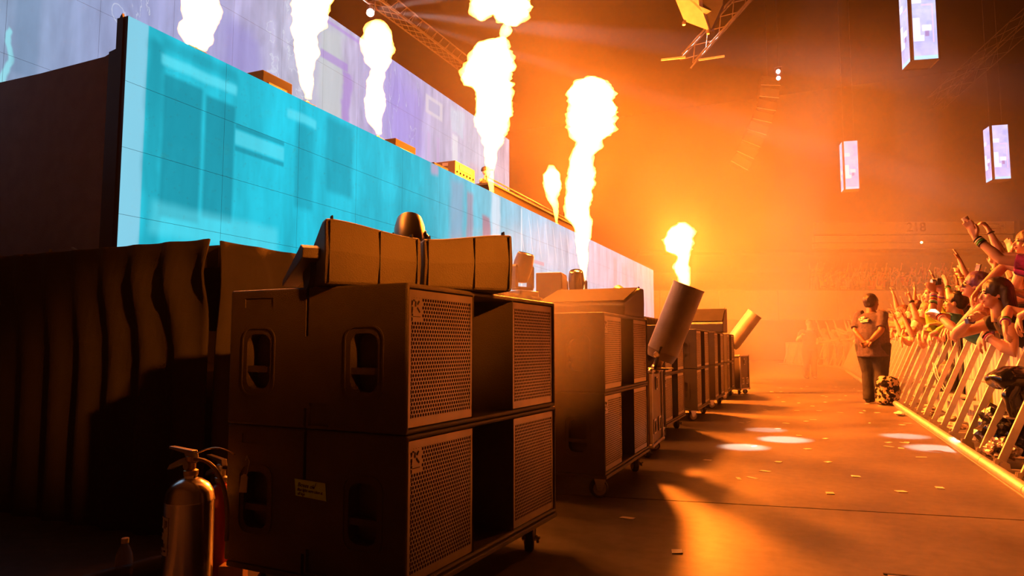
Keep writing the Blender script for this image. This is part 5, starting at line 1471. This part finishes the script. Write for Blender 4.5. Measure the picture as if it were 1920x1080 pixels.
# hanging video columns above the crowd
def column_mat():
    m = bpy.data.materials.new('column_screen_picture'); m.use_nodes = True; m.node_tree.nodes.clear(); t = NT(m)
    o = t.N.new('ShaderNodeOutputMaterial'); e = t.N.new('ShaderNodeEmission'); e.inputs[1].default_value = 1.5; t.L.new(e.outputs[0], o.inputs[0])
    tc = t.N.new('ShaderNodeTexCoord'); sp = t.N.new('ShaderNodeSeparateXYZ'); t.L.new(tc.outputs['Object'], sp.inputs[0])
    Y, Z = sp.outputs[1], sp.outputs[2]
    nz = t.noise(tc.outputs['Object'], 3.0, 3)
    c = t.ramp(nz, [(0.3, (0.36, 0.38, 0.72)), (0.6, (0.52, 0.52, 0.80)), (0.8, (0.60, 0.56, 0.78))])
    for r, col, k in (((-0.24, -0.10, 0.55, 1.0), (1.0, 0.9, 0.9), 0.9), ((-0.24, -0.02, 0.45, 0.58), (1.0, 0.9, 0.9), 0.9), ((-0.05, 0.14, 0.68, 0.82), (0.9, 0.85, 0.95), 0.8), ((0.0, 0.09, 0.55, 0.68), (0.25, 0.1, 0.3), 0.7),
                      ((-0.28, 0.28, 0.0, 0.1), (0.35, 0.7, 0.95), 0.8), ((-0.28, -0.05, 1.35, 1.5), (0.95, 0.85, 0.95), 0.7), ((0.16, 0.19, 0.4, 1.3), (0.7, 0.5, 0.75), 0.8), ((-0.05, 0.19, 1.28, 1.32), (0.7, 0.5, 0.75), 0.8)):
        c = t.mix(t.math('MULTIPLY', t.rect(Y, Z, *r, 0.015), k), c, col)
    t.L.new(c, e.inputs[0]); m.cycles.emission_sampling = 'NONE'
    return m
M['colscreen'] = column_mat()
def video_column(loc, rz, label):
    r = tag(empty('video_column', loc, rz), label, 'screen', 'hanging video columns over the crowd')
    MB().box(-0.27, 0.27, -0.27, 0.27, 0.02, 1.98).build('core', M['black'], r)
    mb = MB(); mb.box(0.0, 0.028, -0.262, 0.262, 0.0, 2.0)
    mb.cur = 1; mb.add([(0.03, -0.25, 0.012), (0.03, 0.25, 0.012), (0.03, 0.25, 1.988), (0.03, -0.25, 1.988)], [(0, 1, 2, 3)])
    me = mb.mesh('screen_face', [M['black'], M['colscreen']], fix=False)
    for k in range(4):
        a = k * pi / 2; put('screen_face', me, r, (0.285 * cos(a), 0.285 * sin(a), 0), (0, 0, a))
    mb = MB()
    for q in (-0.2, 0.2): mb.tube([(q, 0, 1.98), (q, 0, 23.9 - loc[2])], 0.01, 6)
    mb.build('suspension_cable', M['cable'], r)
    return r
# turned so that one face looks back along the pit and the next one at the stage
video_column((2.62, 17.9, 7.5), radians(12), 'largest hanging video column at the top right, cut by the frame')
video_column((6.55, 29.4, 6.95), radians(10), 'right hanging video column at the dark right edge')
video_column((1.80, 30.7, 7.3), radians(8), 'left hanging video column in the orange haze')

# moving light on the rear truss throwing white beams; spots lighting discs on the floor
def spot(parent, loc, target, deg, energy, col=(1, 0.93, 0.86), blend=0.5, size=0.06):
    ld = bpy.data.lights.new('beam', 'SPOT'); ld.energy = energy; ld.spot_size = radians(deg); ld.spot_blend = blend; ld.color = col; ld.shadow_soft_size = size
    o = bpy.data.objects.new('beam', ld); link(o, parent)
    o.location = loc
    wl = Vector(parent.location) + Vector(loc)
    dr = (Vector(target) - wl).normalized()
    o.rotation_euler = dr.to_track_quat('-Z', 'Y').to_euler()
    return o
def hung_lamp(loc, label, group=None):
    r = tag(empty('hung_lamp', loc), label, 'stage light', group)
    MB().lathe([(0.06, -0.16), (0.12, -0.14), (0.13, 0.05), (0.1, 0.14), (0.03, 0.17)], 18).build('housing', M['shell'], r, smooth=True)
    MB().box(-0.17, -0.15, -0.03, 0.03, -0.03, 0.3).build('yoke_arm', M['shell'], r); MB().box(0.15, 0.17, -0.03, 0.03, -0.03, 0.3).build('yoke_arm', M['shell'], r)
    MB().box(-0.17, 0.17, -0.03, 0.03, 0.28, 0.32).build('clamp_bar', M['shell'], r)
    MB().tube([(0, 0, 0.32), (0, 0, 23.95 - loc[2])], 0.008, 6).build('suspension_cable', M['cable'], r)
    return r
bl = hung_lamp((-13.55, 19.0, 12.6), 'white-hot lamp throwing pale beams across the upper picture')
MB().ball((0.05, -0.12, -0.15), 0.13, 12, 8).build('glowing_lens', emat('white_hot_lens', (0.9, 0.92, 1.0), 30), bl, smooth='all')
for (tx, e, dg) in (((-6.4, 19.6, 12.6), 160000, 6), ((-7.0, 19.6, 10.9), 200000, 5), ((-8.2, 19.3, 10.2), 120000, 3.2)):
    spot(bl, (0.2, -0.15, -0.1), tx, dg, e, (0.95, 0.93, 1.0), 0.7)
for k, (x, y, dg, e) in enumerate(((-0.5, 8.76, 2.1, 26000), (-0.27, 7.95, 2.5, 42000), (-0.62, 7.2, 2.1, 42000), (0.95, 8.77, 2.2, 30000), (1.1, 7.86, 2.4, 34000))):
    h = hung_lamp((x * 0.6 + 1.4, y + 4.0 + 0.3 * k, 11.5), 'overhead spot lamp aimed at the %s white disc on the pit floor' % ('left far', 'middle', 'left near', 'right far', 'right near')[k], 'overhead pit spot lamps')
    spot(h, (0, 0, -0.2), (x, y, 0), dg, e, (1.0, 0.82, 0.68), 0.35)
FILL_LAMPS = [((3.4, 20.3, 11.2), (-1.0, 4.0, 1.2), 14, 3000), ((5.2, 21.0, 11.3), (-1.2, 2.6, 1.3), 12, 3000), ((7.5, -1.2, 5.0), (-1.35, 2.45, 1.66), 10, 16000)]  # fill lamps added to brighten speaker fronts and wedge backs; the last hangs unseen
for k, (p, t_, dg, e) in enumerate(FILL_LAMPS):
    h = hung_lamp(p, ('added amber fill lamp on the level truss above the crowd, left one', 'added amber fill lamp on the level truss above the crowd, right one', 'added amber fill lamp hung out of view over the near crowd')[k], 'added amber fill lamps')
    spot(h, (0, 0, -0.2), t_, dg, e, (1.0, 0.2, 0.01), 1.0, 0.15)
lt = hung_lamp((-0.95, 36.5, 14.9), 'pair of small white lamps glowing above the line array')
for z in (0.0, -0.35):
    MB().ball((0.0, -0.2, z), 0.1, 10, 7).build('glowing_lens', emat('small_white_lens', (0.9, 0.9, 1.0), 12), lt, smooth='all')

# ================================================================== SMALL THINGS ON THE FLOOR
def extinguisher(loc, rz, h, rad, m, label, tagged=False, hose_side=1):
    r = tag(empty('fire_extinguisher', loc, rz), label, 'extinguisher')
    hb = h * 0.80
    prof = [(rad * 0.86, 0.0), (rad * 0.97, 0.01), (rad, 0.03), (rad, hb - 0.085), (rad * 1.006, hb - 0.083), (rad * 1.006, hb - 0.079), (rad * 0.985, hb - 0.075), (rad * 0.93, hb - 0.045), (rad * 0.75, hb - 0.018), (rad * 0.45, hb), (rad * 0.28, hb + 0.006), (rad * 0.28, hb + 0.016)]
    MB().lathe(prof, 40).build('cylinder', m, r, smooth=True)
    MB().lathe([(0.024, hb + 0.012), (0.028, hb + 0.018), (0.028, hb + 0.034), (0.018, hb + 0.04), (0.018, hb + 0.066), (0.022, hb + 0.07), (0.022, hb + 0.088), (0.012, hb + 0.092)], 16).build('valve', M['brass'] if tagged else M['zinc'], r, smooth=True)
    t = MB(); t.prism([(0.03, hb + 0.085), (0.02, hb + 0.112), (-0.13, hb + 0.118), (-0.135, hb + 0.109), (-0.03, hb + 0.098), (-0.02, hb + 0.08)], 'y', -0.012, 0.012); t.build('squeeze_lever', M['zinc'], r, bevel=0.002)
    t = MB(); t.prism([(0.02, hb + 0.088), (-0.01, hb + 0.088), (-0.06, hb + 0.072), (-0.125, hb + 0.045), (-0.14, hb + 0.025), (-0.128, hb + 0.026), (-0.06, hb + 0.05), (0.0, hb + 0.062), (0.02, hb + 0.062)], 'y', -0.013, 0.013); t.build('carry_handle', M['zinc'], r, bevel=0.002)
    hs = MB(); P = [(0.02, 0, hb + 0.078)]
    for k in range(1, 13):
        a = k / 12
        P.append((0.02 + 0.155 * sin(a * pi * 0.62), 0.05 * a * hose_side, hb + 0.078 + 0.012 * sin(a * pi) - 0.30 * a * a))
    hs.tube(P, 0.008, 8); hs.build('hose', M['cable'] if not tagged else mat('tan_hose', (0.3, 0.24, 0.16), 0.5), r, smooth=True)
    g_ = MB(); g_.lathe([(0.018, 0), (0.018, 0.012), (0.014, 0.015)], 14, (0, -0.024, hb + 0.055), axis='y'); g_.build('gauge', M['zinc'], r, smooth=True)
    if tagged:
        wr = MB(); P = [(0.02, 0.0, hb + 0.1)] + [(0.03 + 0.19 * k / 10, 0.03 * k / 10, hb + 0.1 + 0.028 * sin(k / 10 * pi * 0.9)) for k in range(1, 11)]
        wr.tube(P, 0.003, 6); wr.build('pull_wire', M['brass'], r, smooth=True)
        # curved paper label with dark print
        lb = MB(); vs = []; fs = []
        a0 = radians(-122); a1 = radians(-84); n = 8
        for z in (hb - 0.27, hb - 0.13):
            for k in range(n + 1):
                a = a0 + (a1 - a0) * k / n; vs.append(((rad + 0.0012) * cos(a), (rad + 0.0012) * sin(a), z))
        for k in range(n): fs.append((k, k + 1, n + 2 + k, n + 1 + k))
        lb.add(vs, fs); lo = lb.build('paper_label', M['paper'], r, smooth='all', fix=False)
        pk = MB()
        def patch(f0, f1, z0, z1):
            vv = []
            for z in (z0, z1):
                for f in (f0, (f0 + f1) / 2, f1):
                    a = a0 + (a1 - a0) * f; vv.append(((rad + 0.002) * cos(a), (rad + 0.002) * sin(a), hb - 0.27 + z))
            pk.add(vv, [(0, 1, 4, 3), (1, 2, 5, 4)])
        for b in ((0.1, 0.28, 0.105, 0.135), (0.55, 0.62, 0.10, 0.132), (0.7, 0.78, 0.10, 0.13), (0.83, 0.9, 0.106, 0.13), (0.2, 0.5, 0.082, 0.098), (0.22, 0.3, 0.066, 0.078), (0.15, 0.55, 0.028, 0.056), (0.1, 0.2, 0.012, 0.022), (0.3, 0.45, 0.008, 0.018), (0.6, 0.85, 0.014, 0.02), (0.62, 0.7, 0.03, 0.045)):
            patch(*b)
        pk.build('label_print', M['ink'], lo, fix=False)
    return r
extinguisher((-2.235, 2.0, 0), radians(-8), 0.60, 0.091, M['chrome'], 'polished steel fire extinguisher standing beside the nearest subwoofer stack', True)
extinguisher((-2.345, 2.26, 0), radians(-20), 0.50, 0.07, M['red'], 'red fire extinguisher half hidden behind the nearest subwoofer stack')
GL = mat('clear_plastic', (0.8, 0.8, 0.8), 0.06, var=0.0)
GL.node_tree.nodes['Principled BSDF'].inputs['Transmission Weight'].default_value = 0.95
GL.node_tree.nodes['Principled BSDF'].inputs['IOR'].default_value = 1.2
bt = tag(empty('water_bottle', (-2.56, 1.98, 0)), 'clear plastic water bottle on the dark floor left of the steel extinguisher', 'bottle')
MB().lathe([(0.028, 0), (0.032, 0.008), (0.032, 0.03), (0.029, 0.036), (0.032, 0.042), (0.032, 0.07), (0.029, 0.076), (0.032, 0.082), (0.032, 0.15), (0.027, 0.175), (0.013, 0.2), (0.012, 0.212)], 24).build('bottle_body', GL, bt, smooth=True)
MB().lathe([(0.0145, 0.206), (0.0145, 0.224), (0.012, 0.226)], 16).build('cap', M['paper'], bt, smooth=True)
ho = MB(); ho.tube([(-2.95, 1.62, 0.035), (-2.72, 1.80, 0.04), (-2.55, 2.1, 0.075), (-2.42, 2.3, 0.10), (-2.36, 2.42, 0.20)], [0.04, 0.042, 0.045, 0.035, 0.012], 12)
tag(ho.build('drain_hose', M['rubber'], smooth=True), 'thick dark hose lying on the floor left of the steel extinguisher', 'hose')
tag(MB().box(-2.84, -2.76, 1.83, 1.845, 0.0, 0.002).build('tape_strip', M['paper']), 'short white tape strip on the dark floor at lower left', 'tape')
wd = MB(); wd.box(-0.05, 0.05, -0.03, 0.03, 0, 0.10); tag(wd.build('wood_block', mat('raw_wood', (0.45, 0.26, 0.12), 0.7, stretch=(2, 20, 2)), None, (-2.21, 2.21, 0.0), (0, 0, 0.4), bevel=0.003), 'small raw wooden block between the two fire extinguishers', 'block')

# crumpled sweepings at the foot of the nearest stack
def crumple(name, loc, r, seed, m, label, cat, sub=3, rough=0.35, sq=(1, 1, 0.6)):
    bm = bmesh.new(); bmesh.ops.create_icosphere(bm, subdivisions=sub, radius=1.0)
    zmin = 0
    for v in bm.verts:
        n = noise.noise(v.co * 1.8 + Vector((seed, 0, 0))) * rough + abs(noise.noise(v.co * 4.0 + Vector((0, seed, 0)))) * rough * 0.8
        v.co = Vector((v.co.x * sq[0], v.co.y * sq[1], max(v.co.z, -0.55) * sq[2])) * (1 + n) * r
    zmin = min(v.co.z for v in bm.verts)
    for v in bm.verts: v.co.z -= zmin
    me = bpy.data.meshes.new(name); bm.to_mesh(me); bm.free(); me.materials.append(m)
    o = put(name, me, None, loc); tag(o, label, cat); return o
PLA = mat('glossy_black_plastic', (0.012, 0.012, 0.013), 0.16, bump=0.6, bscale=14)
FOI = mat('crumpled_foil', (0.6, 0.55, 0.48), 0.3, metal=0.4, col2=(0.15, 0.1, 0.07), scale=18, bump=0.8, bscale=30)
crumple('litter_heap', (-2.05, 1.98, 0.0), 0.05, 2.0, FOI, 'small crumpled litter at the lower corner of the nearest stack', 'litter')
# camouflage rucksack beside the guard
CAMO = mat('camouflage_cloth', (0.006, 0.005, 0.004), 0.85, spec=0.15, col2=(0.42, 0.35, 0.25), scale=13, bump=0.4, bscale=30)
for nd in CAMO.node_tree.nodes:
    if nd.type == 'MAP_RANGE': nd.inputs['From Min'].default_value = 0.49; nd.inputs['From Max'].default_value = 0.54
rk = tag(empty('rucksack', (1.20, 13.2, 0), 0.3), 'camouflage rucksack on the floor beside the guard', 'bag')
m_ = MB(); m_.tube([(0, 0, 0.02), (0, 0, 0.06), (0, 0, 0.24), (0.01, 0, 0.40), (0.02, 0, 0.47), (0.02, 0, 0.485)], [0.17, 0.2, 0.205, 0.19, 0.15, 0.04], 8, 0.8, nrm=(0, 1, 0))
put('main_bag', remesh(m_, 'main_bag', 0.015, CAMO, 2, lambda c: 0.012 * noise.noise(c * 11)), rk)
m_ = MB(); m_.ball((-0.02, -0.15, 0.13), (0.14, 0.07, 0.11), 14, 9); put('front_pocket', remesh(m_, 'front_pocket', 0.014, CAMO, 2, lambda c: 0.01 * noise.noise(c * 14)), rk)
for q in (-0.09, 0.09):
    m_ = MB(); m_.tube([(q, 0.15, 0.38), (q * 1.3, 0.2, 0.25), (q * 1.5, 0.16, 0.08)], 0.016, 8, 0.4); m_.build('shoulder_strap', M['black'], rk, smooth=True)
# things left on and under the barrier steps
bp_ = tag(empty('backpack', (1.66, 10.55, 0.40), 0.4), 'black backpack with pale trim propped on a barrier step', 'bag')
m_ = MB(); m_.tube([(0, 0, 0.0), (0, 0, 0.04), (0, 0, 0.2), (0.02, 0, 0.34), (0.03, 0, 0.40)], [0.12, 0.2, 0.2, 0.16, 0.06], 14, 0.5, nrm=(1, 0, 0)); put('main_bag', remesh(m_, 'main_bag', 0.014, M['black'], 2, lambda c: 0.012 * noise.noise(c * 10)), bp_)
for a in (0.05, 0.10):
    m_ = MB(); m_.tube([(-0.1, -0.17 + a, 0.02), (-0.12, -0.05 + a, 0.2), (-0.06, 0.1 + a, 0.37)], 0.008, 6); m_.build('piping', M['paper'], bp_, smooth=True)
jk = tag(empty('jacket', (1.60, 6.9, 0.40)), 'shiny black jacket bundled over a barrier brace at the right edge', 'jacket')
m_ = MB(); m_.ball((-0.05, 0, 0.33), (0.20, 0.26, 0.10), 14, 9); m_.tube([(0, 0.02, 0.32), (0.02, 0.05, 0.1), (0.03, 0.06, 0.01)], [0.16, 0.13, 0.06], 12, 0.6); put('bundle', remesh(m_, 'bundle', 0.014, PLA, 1, lambda c: 0.025 * noise.noise(c * 9)), jk)
m_ = MB(); m_.tube([(-0.06, -0.15, 0.33), (-0.13, -0.2, 0.18), (-0.1, -0.18, 0.02)], [0.06, 0.05, 0.03], 10); put('sleeve', remesh(m_, 'sleeve', 0.012, PLA, 1, lambda c: 0.012 * noise.noise(c * 12)), jk)
crumple('rubbish_bag', (1.58, 7.35, 0.05), 0.24, 5.0, PLA, 'glossy black rubbish bag slumped under the barrier step nearest the camera', 'bag', 4, 0.4, (0.8, 1.3, 0.9))
crumple('crumpled_wrapping', (1.46, 6.98, 0.05), 0.12, 8.0, FOI, 'pale crumpled wrapping in front of the black rubbish bag', 'litter', 4, 0.5, (0.8, 1.4, 0.75))
for k, (x, y, r_) in enumerate(((1.5, 9.25, 0.09), (1.55, 9.9, 0.10), (1.48, 10.9, 0.08), (1.56, 11.7, 0.10), (1.42, 12.5, 0.07))):
    crumple('crumpled_sheet', (x, y, 0.05), r_, 11.0 + k, mat('litter_sheet', (0.62, 0.56, 0.5), 0.6, col2=(0.35, 0.25, 0.18), scale=12), 'crumpled pale sheet under the barrier braces, %s from the camera' % ORD[k], 'litter', 3, 0.5, (1, 1.6, 0.5))
crumple('crumpled_sheet', (1.17, 11.3, 0.0), 0.06, 31.0, M['paper'], 'crumpled white sheet on the pit floor against the barrier kerb', 'litter', 3, 0.5, (1, 1.7, 0.5))
bo = tag(empty('drink_bottle', (1.66, 8.32, 0.397)), 'yellow-green drink bottle standing on a barrier step', 'bottle')
MB().lathe([(0.03, 0), (0.033, 0.01), (0.033, 0.11), (0.028, 0.135), (0.013, 0.165), (0.012, 0.18)], 18).build('bottle_body', mat('yellow_green_plastic', (0.35, 0.42, 0.04), 0.15), bo, smooth=True)
MB().lathe([(0.015, 0.178), (0.015, 0.195)], 12).build('cap', M['red'], bo)
cp_ = tag(empty('paper_cup', (1.58, 8.55, 0.01)), 'tall white cup standing behind the barrier braces', 'cup')
MB().lathe([(0.05, 0), (0.075, 0.26), (0.07, 0.26), (0.045, 0.01)], 20).build('cup', M['paper'], cp_, smooth=True)
# dark cloths hanging down behind the rail
for k, (y, w) in enumerate(((10.25, 0.22), (10.8, 0.16), (11.25, 0.12))):
    m_ = MB(); vs = []; fs = []; n = 12; nz = 10
    for j in range(nz + 1):
        for i in range(n + 1):
            z = 1.17 - 0.85 * j / nz * (1, .75, .6)[k]
            vs.append((1.772 - 0.012 * sin(i * 1.7 + k) - 0.008 * sin(j), y - w / 2 + w * i / n, z))
    for j in range(nz):
        for i in range(n): a = j * (n + 1) + i; fs.append((a, a + 1, a + n + 2, a + n + 1))
    m_.add(vs, fs); o = m_.build('hanging_cloth', CL['black'] if k != 1 else CL['grey'], smooth='all'); so = o.modifiers.new('s', 'SOLIDIFY'); so.thickness = 0.006
    tag(o, ('broad black cloth', 'grey cloth', 'narrow black cloth')[k] + ' hanging from the barrier rail above the black backpack', 'cloth')
ha = tag(empty('floor_hatch', (0.42, 3.42, 0), 0.1), 'small metal floor hatch near the bottom edge of the picture', 'hatch')
MB().box(-0.13, 0.13, -0.07, 0.07, 0.0005, 0.003).build('lid', M['zinc'], ha)
for q in (-1, 1): MB().box(-0.145, 0.145, q * 0.08 - 0.008, q * 0.08 + 0.008, 0.0005, 0.005).build('rim', M['black'], ha)
# paper scraps scattered over the pit floor
rnd = random.Random(21)
SCR = []
for k in range(4):
    m_ = MB(); w = 0.03 + 0.012 * k; l = 0.10 - 0.015 * k
    m_.prism([(-l / 2, -w / 2), (l * .45, -w * .4), (l / 2, w * .5), (-l * .4, w * .45)], 'z', 0.0005, 0.002 + 0.001 * k); SCR.append(m_.mesh('paper_scrap', M['paper']))
pos = [(-1.0, 4.0), (-0.62, 3.45), (-0.35, 5.9), (0.1, 5.2), (-0.3, 9.6), (-0.9, 11.2), (-0.6, 12.1), (0.9, 8.2), (0.55, 5.45)]
while len(pos) < 64: pos.append((rnd.uniform(-0.9, 1.15), rnd.uniform(5.0, 18.5)))
for (x, y) in pos:
    o = put('paper_scrap', SCR[rnd.randint(0, 3)], None, (x, y, 0.0), (0, 0, rnd.uniform(0, 6.28)))
    tag(o, 'small pale paper scrap lying on the pit floor', 'scrap', 'paper scraps on the pit floor')

bpy.data.scenes.remove(WORK)
